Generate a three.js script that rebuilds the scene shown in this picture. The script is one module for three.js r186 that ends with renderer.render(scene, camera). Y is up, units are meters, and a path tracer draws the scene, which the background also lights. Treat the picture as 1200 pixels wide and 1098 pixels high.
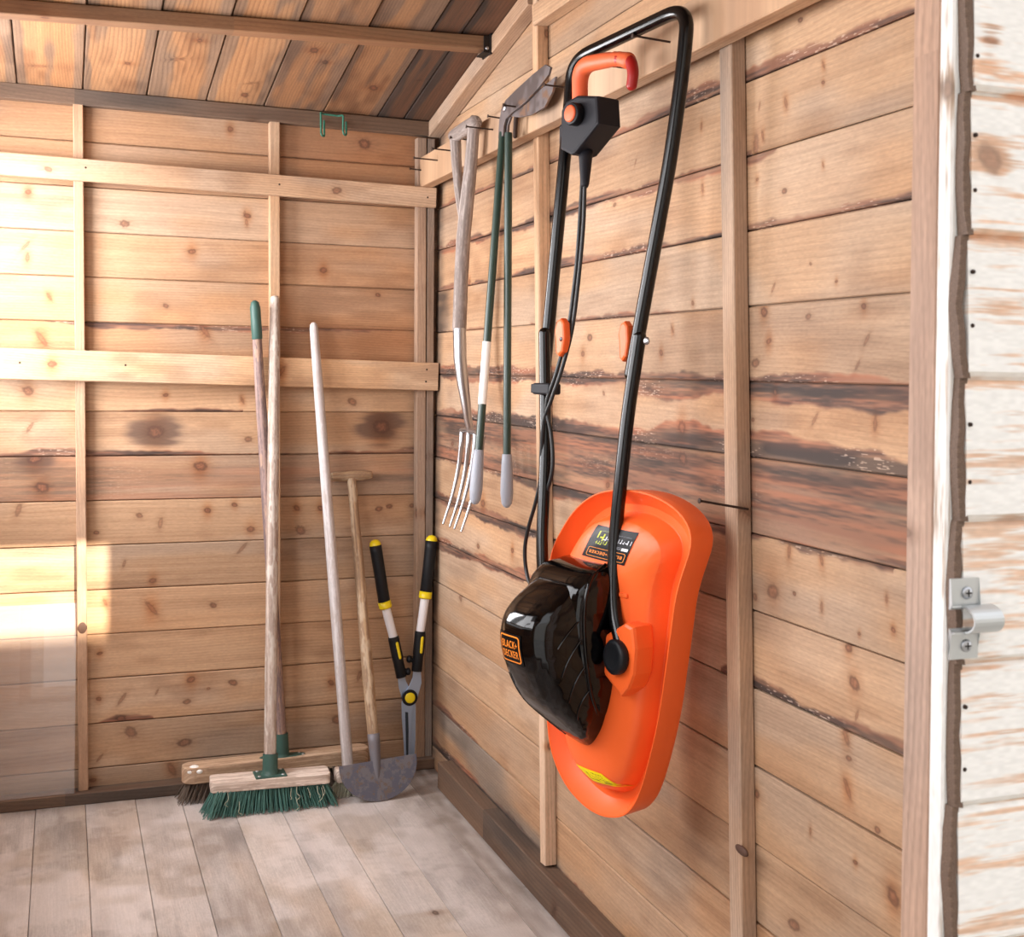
import * as THREE from 'three';
import { mergeGeometries, toCreasedNormals } from 'three/addons/utils/BufferGeometryUtils.js';
import { RoundedBoxGeometry } from 'three/addons/geometries/RoundedBoxGeometry.js';
import { RectAreaLightUniformsLib } from 'three/addons/lights/RectAreaLightUniformsLib.js';

// ------------------------------------------------------------------ camera, sky, light
const scene = new THREE.Scene();
const V = (x, y, z) => new THREE.Vector3(x, y, z);
const camera = new THREE.PerspectiveCamera(2 * Math.atan(549 / 1415) * 180 / Math.PI, 1200 / 1098, 0.02, 200);
camera.position.set(-1.003734, 1.129952, 3.334555);
{
  const F = V(0.3485448, -0.0061395, -0.9372721), R = V(0.9372088, 0.0156178, 0.348419), U = V(-0.012499, 0.9998592, -0.0111975);
  camera.quaternion.setFromRotationMatrix(new THREE.Matrix4().makeBasis(R, U, F.negate()));
}
camera.setViewOffset(1200, 1098, 0, 104, 1200, 1098);
camera.focus = 2.3; camera.userData.fStop = 16;

const renderer = new THREE.WebGLRenderer({ antialias: true });
renderer.toneMapping = THREE.LinearToneMapping;
renderer.toneMappingExposure = 0.71;
renderer.shadowMap.enabled = true;
RectAreaLightUniformsLib.init();

{ // bright, thinly veiled sky
  const W = 128, H = 64, d = new Float32Array(W * H * 4);
  for (let j = 0; j < H; j++) for (let i = 0; i < W; i++) {
    const el = ((j + 0.5) / H - 0.5) * Math.PI, t = Math.max(0, Math.sin(el)), k = (j * W + i) * 4;
    const b = 2.55 - 0.35 * t;
    d[k] = b * (1.01 - 0.04 * t); d[k + 1] = b * (0.99 - 0.02 * t); d[k + 2] = b * (0.985 + 0.02 * t); d[k + 3] = 1;
  }
  const sky = new THREE.DataTexture(d, W, H, THREE.RGBAFormat, THREE.FloatType);
  sky.mapping = THREE.EquirectangularReflectionMapping; sky.magFilter = sky.minFilter = THREE.LinearFilter; sky.needsUpdate = true;
  scene.background = sky; scene.environment = sky;
}
const sun = new THREE.DirectionalLight(0xfff1dd, 20.0);
sun.position.set(0.216 * 6, 0.45 * 6, 6); sun.target.position.set(0, 0, 0);
sun.castShadow = true; sun.shadow.mapSize.set(4096, 4096); sun.shadow.radius = 1;
Object.assign(sun.shadow.camera, { left: -5, right: 5, top: 5, bottom: -5, near: 0.1, far: 30 });
sun.position.multiplyScalar(2);
scene.add(sun, sun.target);
// area lights at the unseen left panes, strengths set to light back and right walls
for (const [z, w, power] of [[0.36, 0.42, 36], [1.16, 0.62, 10], [1.82, 0.62, 10]]) {
  const l = new THREE.RectAreaLight(0xfdfcff, power, w, 0.72);
  l.position.set(-1.33, 1.36, z); l.lookAt(0, 1.30, z); scene.add(l);
}

// added fill panel in the doorway, brightens the back wall and floor
const doorFill = new THREE.RectAreaLight(0xf8fbff, 1.0, 0.70, 1.72);
doorFill.position.set(-0.72, 0.92, 2.53); doorFill.lookAt(-0.75, 0.8, 0); scene.add(doorFill);

// ------------------------------------------------------------------ small helpers
const used = {};
function numbered(n) { used[n] = (used[n] ?? -1) + 1; return used[n] ? n + '_' + String(used[n]).padStart(3, '0') : n; }
function rng(s) { return () => { s = (s + 0x6d2b79f5) | 0; let t = Math.imul(s ^ (s >>> 15), 1 | s); t = (t + Math.imul(t ^ (t >>> 7), 61 | t)) ^ t; return ((t ^ (t >>> 14)) >>> 0) / 4294967296; }; }
const clamp = (x, a, b) => Math.max(a, Math.min(b, x)), lerp = (a, b, t) => a + (b - a) * t, ss = (a, b, x) => { const t = clamp((x - a) / (b - a), 0, 1); return t * t * (3 - 2 * t); };
function thing(name, label, category, pos = [0, 0, 0], group) {
  const o = new THREE.Group(); o.name = numbered(name); o.position.set(...pos); o.userData = { label, category };
  if (group) o.userData.group = group;
  scene.add(o); baseOf.set(o, pos); return o;
}
const baseOf = new Map();
function part(name, geo, material, parent, label) { // geometry comes in the frame the thing was drawn in; it is moved to the thing's base
  let g = Array.isArray(geo) ? merge(geo) : geo, root = parent;
  while (root && !baseOf.has(root)) root = root.parent;
  if (root) g.translate(...baseOf.get(root).map((x) => -x));
  const m = new THREE.Mesh(g, material); m.name = name; m.castShadow = m.receiveShadow = true;
  if (label) m.userData.label = label;
  parent.add(m); return m;
}
function struct(name, parent = scene) { const o = new THREE.Group(); o.name = numbered(name); o.userData.kind = 'structure'; parent.add(o); return o; }
function merge(list) {
  list = list.map((g) => { g = g.index ? g.toNonIndexed() : g; if (!g.attributes.normal) g.computeVertexNormals(); if (!g.attributes.uv) g.setAttribute('uv', new THREE.BufferAttribute(new Float32Array(g.attributes.position.count * 2), 2)); for (const k of Object.keys(g.attributes)) if (!['position', 'normal', 'uv'].includes(k)) g.deleteAttribute(k); return g; });
  return mergeGeometries(list);
}
function rod(a, b, ra, rb = ra, seg = 16, caps = true) {
  const A = V(...a), B = V(...b), d = B.clone().sub(A), L = d.length();
  const g = new THREE.CylinderGeometry(rb, ra, L, seg, 1, !caps);
  { const uv = g.attributes.uv; for (let i = 0; i < uv.count; i++) uv.setXY(i, uv.getY(i) * L / 2.5, uv.getX(i) * 0.06); }
  g.applyQuaternion(new THREE.Quaternion().setFromUnitVectors(V(0, 1, 0), d.normalize()));
  return g.translate(...A.add(B).multiplyScalar(0.5).toArray());
}
function ball(c, r, sx = 1, sy = 1, sz = 1, w = 16, h = 12) { return new THREE.SphereGeometry(r, w, h).scale(sx, sy, sz).translate(...c); }
// lathed profile [[radius, distance]...] laid along the line a -> b (distance in metres from a)
function turned(a, b, prof, seg = 20) {
  const A = V(...a), d = V(...b).sub(A).normalize();
  const g = new THREE.LatheGeometry(prof.map(([r, h]) => new THREE.Vector2(Math.max(r, 1e-5), h)), seg);
  { const p = g.attributes.position, uv = g.attributes.uv; for (let i = 0; i < uv.count; i++) uv.setXY(i, p.getY(i) / 2.5, uv.getX(i) * 0.06); }
  g.applyQuaternion(new THREE.Quaternion().setFromUnitVectors(V(0, 1, 0), d));
  return g.translate(...A.toArray());
}
function tube(pts, r, seg = 40, rs = 12, tension = 0.5) {
  const c = new THREE.CatmullRomCurve3(pts.map((p) => V(...p)), false, 'catmullrom', tension);
  const g = [new THREE.TubeGeometry(c, seg, r, rs)];
  for (const e of [pts[0], pts[pts.length - 1]]) g.push(new THREE.SphereGeometry(r, rs, 6).translate(...e));
  return merge(g);
}
// polyline with rounded corners
function bend(pts, radius) {
  const out = [], P = pts.map((p) => V(...p));
  out.push(P[0]);
  for (let i = 1; i < P.length - 1; i++) {
    const a = P[i - 1].clone().sub(P[i]), b = P[i + 1].clone().sub(P[i]), ra = Math.min(radius, a.length() * 0.45), rb = Math.min(radius, b.length() * 0.45);
    const s = P[i].clone().addScaledVector(a.normalize(), ra), e = P[i].clone().addScaledVector(b.normalize(), rb);
    for (let k = 0; k <= 8; k++) { const t = k / 8; out.push(s.clone().multiplyScalar((1 - t) ** 2).addScaledVector(P[i], 2 * t * (1 - t)).addScaledVector(e, t * t)); }
  }
  out.push(P[P.length - 1]);
  return out;
}
function sweep(points, r, rs = 14) { // tube through dense points
  const n = points.length, pos = [], nor = [], uv = [], idx = [];
  let up = V(0.3, 0.2, 0.9), len = 0;
  for (let i = 0; i < n; i++) {
    const t = points[Math.min(n - 1, i + 1)].clone().sub(points[Math.max(0, i - 1)]).normalize();
    const a = up.clone().addScaledVector(t, -up.dot(t)).normalize(), b = t.clone().cross(a); up = a;
    if (i) len += points[i].distanceTo(points[i - 1]);
    for (let k = 0; k <= rs; k++) { const f = (k / rs) * 2 * Math.PI, d = a.clone().multiplyScalar(Math.cos(f)).addScaledVector(b, Math.sin(f)); const rr = typeof r === 'function' ? r(i / (n - 1)) : r; pos.push(...points[i].clone().addScaledVector(d, rr).toArray()); nor.push(...d.toArray()); uv.push(len / 2.5, (k / rs) * 0.06); }
  }
  for (let i = 0; i < n - 1; i++) for (let k = 0; k < rs; k++) { const a = i * (rs + 1) + k, b = a + rs + 1; idx.push(a, a + 1, b, b, a + 1, b + 1); }
  const g = new THREE.BufferGeometry(); g.setAttribute('position', new THREE.Float32BufferAttribute(pos, 3)); g.setAttribute('normal', new THREE.Float32BufferAttribute(nor, 3)); g.setAttribute('uv', new THREE.Float32BufferAttribute(uv, 2)); g.setIndex(idx);
  const r0 = typeof r === 'function' ? r(0) : r, r1 = typeof r === 'function' ? r(1) : r;
  return merge([g, ball(points[0].toArray(), r0, 1, 1, 1, rs, 8), ball(points[n - 1].toArray(), r1, 1, 1, 1, rs, 8)]);
}
// rings of equal count -> closed skin with smooth normals and end caps
function loft(rings, capA = true, capB = true, crease = 0.6) {
  const n = rings[0].length, pos = [], idx = [], uv = [];
  rings.forEach((r, j) => r.forEach((p, i) => { pos.push(...p); uv.push(i / n, j / rings.length); }));
  for (let j = 0; j < rings.length - 1; j++) for (let i = 0; i < n; i++) { const a = j * n + i, b = j * n + (i + 1) % n, c = a + n, d = b + n; idx.push(a, b, c, c, b, d); }
  const cap = (j, flip) => { const c = [0, 0, 0]; rings[j].forEach((p) => p.forEach((x, k) => { c[k] += x / n; })); const ci = pos.length / 3; pos.push(...c); uv.push(0.5, 0.5); for (let i = 0; i < n; i++) { const a = j * n + i, b = j * n + (i + 1) % n; flip ? idx.push(ci, b, a) : idx.push(ci, a, b); } };
  if (capA) cap(0, true); if (capB) cap(rings.length - 1, false);
  const g = new THREE.BufferGeometry(); g.setAttribute('position', new THREE.Float32BufferAttribute(pos, 3)); g.setAttribute('uv', new THREE.Float32BufferAttribute(uv, 2)); g.setIndex(idx);
  return toCreasedNormals(g, crease);
}
function slab(outline, depth, bevel = 0.0015) { // outline in xy, extruded along z from 0
  const s = new THREE.Shape(outline.map((p) => new THREE.Vector2(...p)));
  return new THREE.ExtrudeGeometry(s, { depth: depth - 2 * bevel, bevelEnabled: bevel > 0, bevelSize: bevel, bevelThickness: bevel, bevelOffset: -bevel, bevelSegments: 2, curveSegments: 12 }).translate(0, 0, bevel);
}
const box = (x0, x1, y0, y1, z0, z1, r = 0.002) => new RoundedBoxGeometry(x1 - x0, y1 - y0, z1 - z0, 2, Math.min(r, (x1 - x0) / 2.1, (y1 - y0) / 2.1, (z1 - z0) / 2.1)).translate((x0 + x1) / 2, (y0 + y1) / 2, (z0 + z1) / 2);

// ------------------------------------------------------------------ wood
const LAT = (() => { const r = rng(77), a = new Float32Array(65536); for (let i = 0; i < 65536; i++) a[i] = r(); return a; })();
function N(x, y) { // value noise 0..1
  const xi = Math.floor(x), yi = Math.floor(y), fx = x - xi, fy = y - yi, u = fx * fx * (3 - 2 * fx), v = fy * fy * (3 - 2 * fy);
  const h = (i, j) => LAT[((i * 73 + j * 179 + ((j & 255) << 8) + (i & 255)) & 65535)];
  const a = h(xi, yi), b = h(xi + 1, yi), c = h(xi, yi + 1), d = h(xi + 1, yi + 1);
  return a + (b - a) * u + (c - a) * v + (a - b - c + d) * u * v;
}
const poly = (pts, x) => { if (!pts) return 0; if (x <= pts[0][0]) return pts[0][1]; for (let i = 1; i < pts.length; i++) if (x <= pts[i][0]) return lerp(pts[i - 1][1], pts[i][1], (x - pts[i - 1][0]) / (pts[i][0] - pts[i - 1][0])); return pts[pts.length - 1][1]; };
const PINE = { base: [187, 152, 119], late: [148, 113, 84], bark: [116, 80, 62], deep: [60, 48, 43], pale: [226, 204, 186] };
/* one atlas: rows of boards. row = { len, h, seed, dark, grey, red, knots: [[u, v, r]], top: [[u, h]], bot: [[u, h]], streak, off } with v measured from the board's bottom edge */
function atlas(W, rowPx, rows, style) {
  const H = rowPx * rows.length, d = new Uint8Array(W * H * 4);
  rows.forEach((o, ri) => {
    const s = o.seed * 13.7, C = style || PINE, dirn = o.seed % 2 ? 1 : -1, freq = 95 + (o.seed * 37 % 60), vc = ((o.seed * 53) % 100) / 100 * o.h;
    const kn = (o.knots || []).filter((k) => k[0] > -0.1 && k[0] < o.len + 0.1).map((k, i) => { const q = LAT[(o.seed * 977 + i * 131) & 65535], q2 = LAT[(o.seed * 313 + i * 71 + 5) & 65535]; return q < 0.3 && !o.paint ? [k[0], k[1], k[2], 0.75, 1.9, (q2 - 0.5) * 1.6, 0.5, q2] : [k[0], k[1], k[2], 1.0 + q * 0.5, 0.75 + q2 * 0.4, (q2 - 0.5) * 0.8, 0.55 + 0.45 * q, LAT[(o.seed * 31 + i * 17) & 65535]]; });
    for (let j = 0; j < rowPx; j++) {
      const v = ((j + 0.5) / rowPx) * o.h;
      for (let i = 0; i < W; i++) {
        const u = (i + 0.5) / W * o.len, k = ((ri * rowPx + j) * W + i) * 4;
        const wob = N(u * 1.7 + s, v * 6) - 0.5, wob2 = N(u * 7 + s, v * 22 + 9) - 0.5;
        let resin = 0, soot = 0, f = (v - vc) * dirn + wob * 0.05 + wob2 * 0.006 + (u - o.len / 2) * 0.012 * (((o.seed * 29) % 7) - 3) / 3, core = 0, halo = 0, rim = 0;
        for (const q of kn) {
          let dx = u - q[0], dy = v - q[1]; if (Math.abs(dx) > q[2] * 7 || Math.abs(dy) > q[2] * 7) continue;
          dx = (dx + dy * q[5]) / q[3]; dy /= q[4];
          const dd = (dx * dx + dy * dy) / (q[2] * q[2]);
          f += Math.sign(dy || 1) * dirn * q[2] * 0.9 * Math.exp(-dd / 3.2);
          if (q[7] > 0.45) resin = Math.max(resin, Math.exp(-((u - q[0]) ** 2 / (q[2] * q[2] * 4) + (v - q[1]) ** 2 / (q[2] * q[2] * 14))) * q[7]);
          if (o.sooty && q[2] > 0.0105) soot = Math.max(soot, Math.exp(-((u - q[0]) ** 2 / (q[2] * q[2] * 16) + (v - q[1]) ** 2 / (q[2] * q[2] * 7))));
          if (dd < 12) { const e = Math.sqrt(dd) + (N(u * 220, v * 220) - 0.5) * 0.35; core = Math.max(core, (1 - ss(0.5, 1.0, e)) * q[6]); rim = Math.max(rim, Math.exp(-((e - 0.9) ** 2) * 12) * q[6]); halo = Math.max(halo, Math.exp(-dd / 4)); }
        }
        const t = f * freq - Math.floor(f * freq), late = ss(0.35, 0.88, t) * (1 - ss(0.93, 1, t));
        const fib = N(u * 30 + s, v * 1400) - 0.5, mott = N(u * 3 + s, v * 14 + 5) - 0.5, fine = N(u * 160, v * 500 + s) - 0.5;
        const m1 = N(u * 7 + s, v * 20 + s), m2 = N(u * 2.3 + s * 1.7, v * 8 + 11), strk = N(u * 1.8 + s, v * 120 + 7);
        let L = clamp(late * (o.ring ?? 0.42) * (0.25 + 0.8 * N(u * 2.6 + 9, v * 15 + s)) + mott * 0.45 + (strk - 0.5) * 0.35 + 0.16, 0, 1);
        let r = lerp(C.base[0], C.late[0], L), g = lerp(C.base[1], C.late[1], L), b = lerp(C.base[2], C.late[2], L);
        const mul = 1 + fib * 0.09 + fine * 0.07 + (N(u * 0.9 + s * 3, 3.3) - 0.5) * 0.12;
        r *= mul; g *= mul; b *= mul;
        { // sun-bleached, slightly pink zones
          const bl = ss(0.42, 0.72, m1 * 0.45 + m2 * 0.55) * (o.bleach ?? 0.55), lum = r * 0.3 + g * 0.55 + b * 0.15;
          r = lerp(r, lum * 1.10 + 4, bl * 0.8); g = lerp(g, lum * 0.98 + 5, bl * 0.8); b = lerp(b, lum * 0.88 + 5, bl * 0.8);
          const sh = ss(0.5, 0.85, N(u * 4 + s * 2.3, v * 11 + 31) * 0.6 + N(u * 15 + s, v * 50) * 0.4) * (o.blotch ?? 0.2); r *= 1 - sh * 0.5; g *= 1 - sh * 0.62; b *= 1 - sh * 0.7;
        }
        // heartwood warmth
        const warm = ss(0.45, 0.85, N(u * 1.1 + s * 2, v * 10 + 40)) * 0.22 + (o.red || 0);
        r *= 1 - warm * 0.06; g *= 1 - warm * 0.17; b *= 1 - warm * 0.3;
        if (o.redder) { const q = o.redder * (0.35 + 0.65 * ss(0.75, 1.05, u)) * (0.75 + 0.5 * N(u * 3 + s, v * 20)); r *= 1 - 0.13 * q; g *= 1 - 0.27 * q; b *= 1 - 0.38 * q; }  // upper back boards: redder and darker towards the right
        // bark and waney edges
        const jag = (N(u * 14 + s, 2) - 0.5) * 0.012 + (N(u * 60 + s, 7) - 0.5) * 0.005;
        const hb = poly(o.bot, u), ht = poly(o.top, u);
        let bark = 0, rel = 1;
        if (hb > 0.002) { const q = v - hb - jag; rel = Math.min(rel, v / (hb + 0.004)); bark = Math.max(bark, (1 - ss(-0.005, 0.003, q)) * (0.72 + 0.28 * ss(0.3, 0.6, N(u * 9 + s, v * 60)))); }
        if (ht > 0.002) { const q = o.h - v - ht - jag; rel = Math.min(rel, (o.h - v) / (ht + 0.004)); bark = Math.max(bark, (1 - ss(-0.005, 0.003, q)) * (0.72 + 0.28 * ss(0.3, 0.6, N(u * 9 + s, v * 60)))); }
        if (o.dark) { const st = ss(0.30, 0.62, N(u * 2.2 + s, v * 42 + 3) * 0.7 + N(u * 9 + s, v * 130) * 0.3); bark = Math.max(bark, o.dark * (0.45 + 0.55 * st)); }
        if (bark > 0) {
          const n1 = N(u * 7 + s, v * 230), n2 = N(u * 40, v * 420 + s); if (o.dark) rel = Math.min(rel, 0.65);
          const dk = ss(0.25, 0.95, n1 * 0.45 + n2 * 0.35 + (N(u * 4 + s, v * 40) - 0.5) * 0.7 + 0.45 * (1 - ss(0.25, 0.85, rel)) * (o.dark ? 1 : 0.25 + 0.75 * ss(0.012, 0.03, Math.max(hb, ht))));
          let br = lerp(C.bark[0] * 1.18, C.deep[0], dk), bg = lerp(C.bark[1] * 1.18, C.deep[1], dk), bb = lerp(C.bark[2] * 1.18, C.deep[2], dk);
          const red = ss(0.45, 0.8, N(u * 4 + s, v * 90 + 17)) * (0.25 + 0.5 * ss(0.3, 0.9, rel)); br += 40 * red; bg += 14 * red; bb += 4 * red;
          const fl = ss(0.70, 0.85, N(u * 110 + s, v * 700 + 30)) * ss(0.58, 0.75, N(u * 6 + 3, v * 24 + s)); { const q = fl * (o.dark ? 0.25 : 0.6); br = lerp(br, C.pale[0], q); bg = lerp(bg, C.pale[1], q); bb = lerp(bb, C.pale[2], q); }
          const a = Math.min(1, bark * 1.02); r = lerp(r, br, a); g = lerp(g, bg, a); b = lerp(b, bb, a);
        }
        // knots
        if (soot > 0.02) { const q = ss(0.12, 0.6, soot * (0.5 + N(u * 16 + s, v * 90))) * 0.72; r = lerp(r, 88, q); g = lerp(g, 68, q); b = lerp(b, 58, q); }
        if (resin > 0) { r *= 1 - resin * 0.07; g *= 1 - resin * 0.2; b *= 1 - resin * 0.32; }
        if (halo > 0) { const h2 = halo * 0.2 ; r *= 1 - h2 * 0.45; g *= 1 - h2 * 0.62; b *= 1 - h2 * 0.75; }
        if (core > 0 || rim > 0) { const cr = 128 + (N(u * 300, v * 300) - 0.5) * 50; r = lerp(r, cr, core * 0.7); g = lerp(g, cr * 0.64, core * 0.7); b = lerp(b, cr * 0.46, core * 0.7); const m = rim * 0.55 * (core > 0 || halo > 0.5 ? 1 : 0.4); r = lerp(r, 70, m); g = lerp(g, 44, m); b = lerp(b, 32, m); }
        if (o.roof) { const e = Math.min(v, o.h - v), st = ss(0.45, 0.62, N(u * 3 + s, v * 26) * 0.55 + N(u * 11 + s, v * 70) * 0.25 + (1 - ss(0.0, 0.045, e)) * 0.32) * o.roof, lum = r * 0.3 + g * 0.5 + b * 0.2, gp = 0.62 + 0.2 * N(u * 9, v * 60 + s); r = lerp(r, lum * gp * 1.08, st); g = lerp(g, lum * gp * 0.98, st); b = lerp(b, lum * gp * 0.96, st); }
        if (o.floor) { const X = o.seed * 0.118, w1 = N(u * 4.5, (v + X) * 5 + 3) * 0.55 + N(u * 16, (v + X) * 14) * 0.3 + N(u * 70, (v + X) * 60) * 0.15, wh = ss(0.5, 0.66, w1), bn = ss(0.5, 0.7, N(u * 5 + 40, (v + X) * 6 + 9) * 0.6 + N(u * 18, (v + X) * 20 + 4) * 0.4); r = lerp(r, 226, wh * 0.42); g = lerp(g, 215, wh * 0.42); b = lerp(b, 208, wh * 0.42); r *= 1 - bn * 0.06; g *= 1 - bn * 0.11; b *= 1 - bn * 0.18; }
        // weathering to grey, dirt patches
        const gw = (o.grey || 0) * (0.55 + 0.9 * N(u * 2.4 + s, v * 16 + 60)) + (o.dirt || 0) * ss(0.5, 0.85, N(u * 3.1 + s, v * 9 + 90));
        if (gw > 0) { const lum = r * 0.35 + g * 0.5 + b * 0.15, a = clamp(gw, 0, 1), tn = C.grey || [1.03, 0.99, 0.95]; r = lerp(r, lum * tn[0], a); g = lerp(g, lum * tn[1], a); b = lerp(b, lum * tn[2], a); const dm = 1 - (o.dirt || 0) * 0.5 * a; r *= dm; g *= dm; b *= dm; }
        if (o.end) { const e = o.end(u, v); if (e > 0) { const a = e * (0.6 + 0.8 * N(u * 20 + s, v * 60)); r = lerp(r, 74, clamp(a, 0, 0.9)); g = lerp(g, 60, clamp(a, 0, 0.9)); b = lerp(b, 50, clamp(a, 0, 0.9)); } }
        if (o.paint) { // worn white paint in long flakes
          const p1 = N(u * 7 + s, v * 60) * 0.4 + N(u * 20 + s, v * 260 + 4) * 0.38 + N(u * 60, v * 900 + s) * 0.22 - halo * 0.3 - (1 - ss(0.0, 0.02, o.h - v)) * 0.2;
          const p = 0.2 + 0.8 * ss(0.24, 0.5, p1); const pw = 246 + fine * 14; r = lerp(r * 1.02, pw, p); g = lerp(g * 0.98, pw * 0.995, p); b = lerp(b * 0.95, pw * 0.985, p);
        }
        if (o.tone) { r *= o.tone[0]; g *= o.tone[1]; b *= o.tone[2]; }
        d[k] = clamp(r, 0, 255); d[k + 1] = clamp(g, 0, 255); d[k + 2] = clamp(b, 0, 255); d[k + 3] = 255;
      }
    }
  });
  const t = new THREE.DataTexture(d, W, H, THREE.RGBAFormat); t.colorSpace = THREE.SRGBColorSpace; t.magFilter = THREE.LinearFilter; t.minFilter = THREE.LinearFilter; t.wrapS = t.wrapT = THREE.RepeatWrapping; t.needsUpdate = true;
  return t;
}
function wood(t, bump = 0.0005, rough = 0.75) { return new THREE.MeshStandardMaterial({ map: t, bumpMap: t, bumpScale: bump, roughness: rough }); }

/* a board: profile in (v = height, w = depth out of the wall), running along u. Face at w = 0, back at w = -T; tongue behind the next board.
   a, b: functions v -> u of the two ends. row: which atlas row of n. */
function board(h, T, a, b, row, rows, len, opt = {}) {
  const c = opt.chamfer ?? 0.0018, gap = opt.gap ?? 0.0011, pos = [], nor = [], uv = [];
  const prof = [[gap, -c], [gap + c, 0], [h - gap - c, 0], [h - gap, -c], [h - gap, -T], [-(opt.tongue ?? 0.008), -T], [-(opt.tongue ?? 0.008), -T * 0.62], [gap, -T * 0.62]];
  const segs = opt.segs ?? 1, n = prof.length;
  const V0 = (v) => (row + clamp(v / h, 0.004, 0.996)) / rows;
  const at = (p, s) => { const vv = clamp(p[0], 0, h), u = lerp(a(vv), b(vv), s); return [u, p[0], p[1]]; };
  for (let i = 0; i < n; i++) {
    const p = prof[i], q = prof[(i + 1) % n], dv = q[0] - p[0], dw = q[1] - p[1], l = Math.hypot(dv, dw), nv = -dw / l, nw = dv / l;
    for (let s = 0; s < segs; s++) {
      const A = at(p, s / segs), B = at(p, (s + 1) / segs), C = at(q, (s + 1) / segs), D = at(q, s / segs);
      for (const P of [A, B, C, A, C, D]) { pos.push(...P); nor.push(0, nv, nw); uv.push(P[0] / len, V0(P[1])); }
    }
  }
  for (const e of [0, 1]) { // ends: front slab and tongue
    for (const quad of [[0, 1, 2, 3], [0, 3, 4, 7], [7, 4, 5, 6]]) {
      const P = quad.map((k) => at(prof[k], e)), T2 = e ? [0, 2, 1, 0, 3, 2] : [0, 1, 2, 0, 2, 3];
      for (const k of T2) { pos.push(...P[k]); nor.push(e ? 1 : -1, 0, 0); uv.push(P[k][0] / len + P[k][2] * 0.1, V0(P[k][1])); }
    }
  }
  const g = new THREE.BufferGeometry(); g.setAttribute('position', new THREE.Float32BufferAttribute(pos, 3)); g.setAttribute('normal', new THREE.Float32BufferAttribute(nor, 3)); g.setAttribute('uv', new THREE.Float32BufferAttribute(uv, 2));
  return g;
}
/* sawn timber: a chamfered rectangular bar from A to B; `side` is the direction of its width (across), `wd` width, `dp` depth */
let timberRow = 0;
function bar(A, B, across, wd, dp, row = timberRow++, c = 0.0018) {
  const a = V(...A), b = V(...B), d = b.clone().sub(a), L = d.length(), x = d.clone().normalize(), y = V(...across).addScaledVector(x, -V(...across).dot(x)).normalize(), z = x.clone().cross(y);
  const w = wd / 2, e = dp / 2, pr = [[-w + c, -e], [w - c, -e], [w, -e + c], [w, e - c], [w - c, e], [-w + c, e], [-w, e - c], [-w, -e + c]], pos = [], nor = [], uv = [];
  const P = (p, s) => a.clone().addScaledVector(x, L * s).addScaledVector(y, p[0]).addScaledVector(z, p[1]);
  let run = 0; const off = (row * 0.37) % 1;
  for (let i = 0; i < 8; i++) {
    const p = pr[i], q = pr[(i + 1) % 8], l = Math.hypot(q[0] - p[0], q[1] - p[1]), n = y.clone().multiplyScalar((q[1] - p[1]) / l).addScaledVector(z, -(q[0] - p[0]) / l);
    const A2 = P(p, 0), B2 = P(p, 1), C2 = P(q, 1), D2 = P(q, 0), f = (m) => ((row % TR) + clamp((m % 0.08) / 0.08, 0.01, 0.99)) / TR;
    if (Math.floor((run + l - 1e-6) / 0.08) !== Math.floor(run / 0.08)) run = Math.ceil(run / 0.08 - 1e-6) * 0.08 % 0.24;
    for (const [v, s, m] of [[A2, 0, run], [B2, 1, run], [C2, 1, run + l - 1e-5], [A2, 0, run], [C2, 1, run + l - 1e-5], [D2, 0, run + l - 1e-5]]) { pos.push(...v.toArray()); nor.push(...n.toArray()); uv.push(off + s * L / 2.5, f(m)); }
    run += l;
  }
  for (const s of [0, 1]) for (let i = 1; i < 7; i++) { const tri = s ? [0, i, i + 1] : [0, i + 1, i]; for (const k of tri) { pos.push(...P(pr[k], s).toArray()); nor.push(...x.clone().multiplyScalar(s ? 1 : -1).toArray()); uv.push(off + pr[k][1] * 0.3, ((row % TR) + 0.5 + pr[k][0] * 4) / TR); } }
  const g = new THREE.BufferGeometry(); g.setAttribute('position', new THREE.Float32BufferAttribute(pos, 3)); g.setAttribute('normal', new THREE.Float32BufferAttribute(nor, 3)); g.setAttribute('uv', new THREE.Float32BufferAttribute(uv, 2));
  // winding may come out inside-out depending on the frame: fix by comparing with stored normals
  const ps = g.attributes.position, ns = g.attributes.normal, v0 = V(), v1 = V(), v2 = V();
  for (let i = 0; i < ps.count; i += 3) { v0.fromBufferAttribute(ps, i); v1.fromBufferAttribute(ps, i + 1); v2.fromBufferAttribute(ps, i + 2); const fn = v1.clone().sub(v0).cross(v2.clone().sub(v0)); if (fn.dot(V().fromBufferAttribute(ns, i)) < 0) { for (const at of [g.attributes.position, g.attributes.uv]) { const n = at.itemSize; for (let c2 = 0; c2 < n; c2++) { const t = at.array[(i + 1) * n + c2]; at.array[(i + 1) * n + c2] = at.array[(i + 2) * n + c2]; at.array[(i + 2) * n + c2] = t; } } } }
  return g;
}
const TR = 16;

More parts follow.
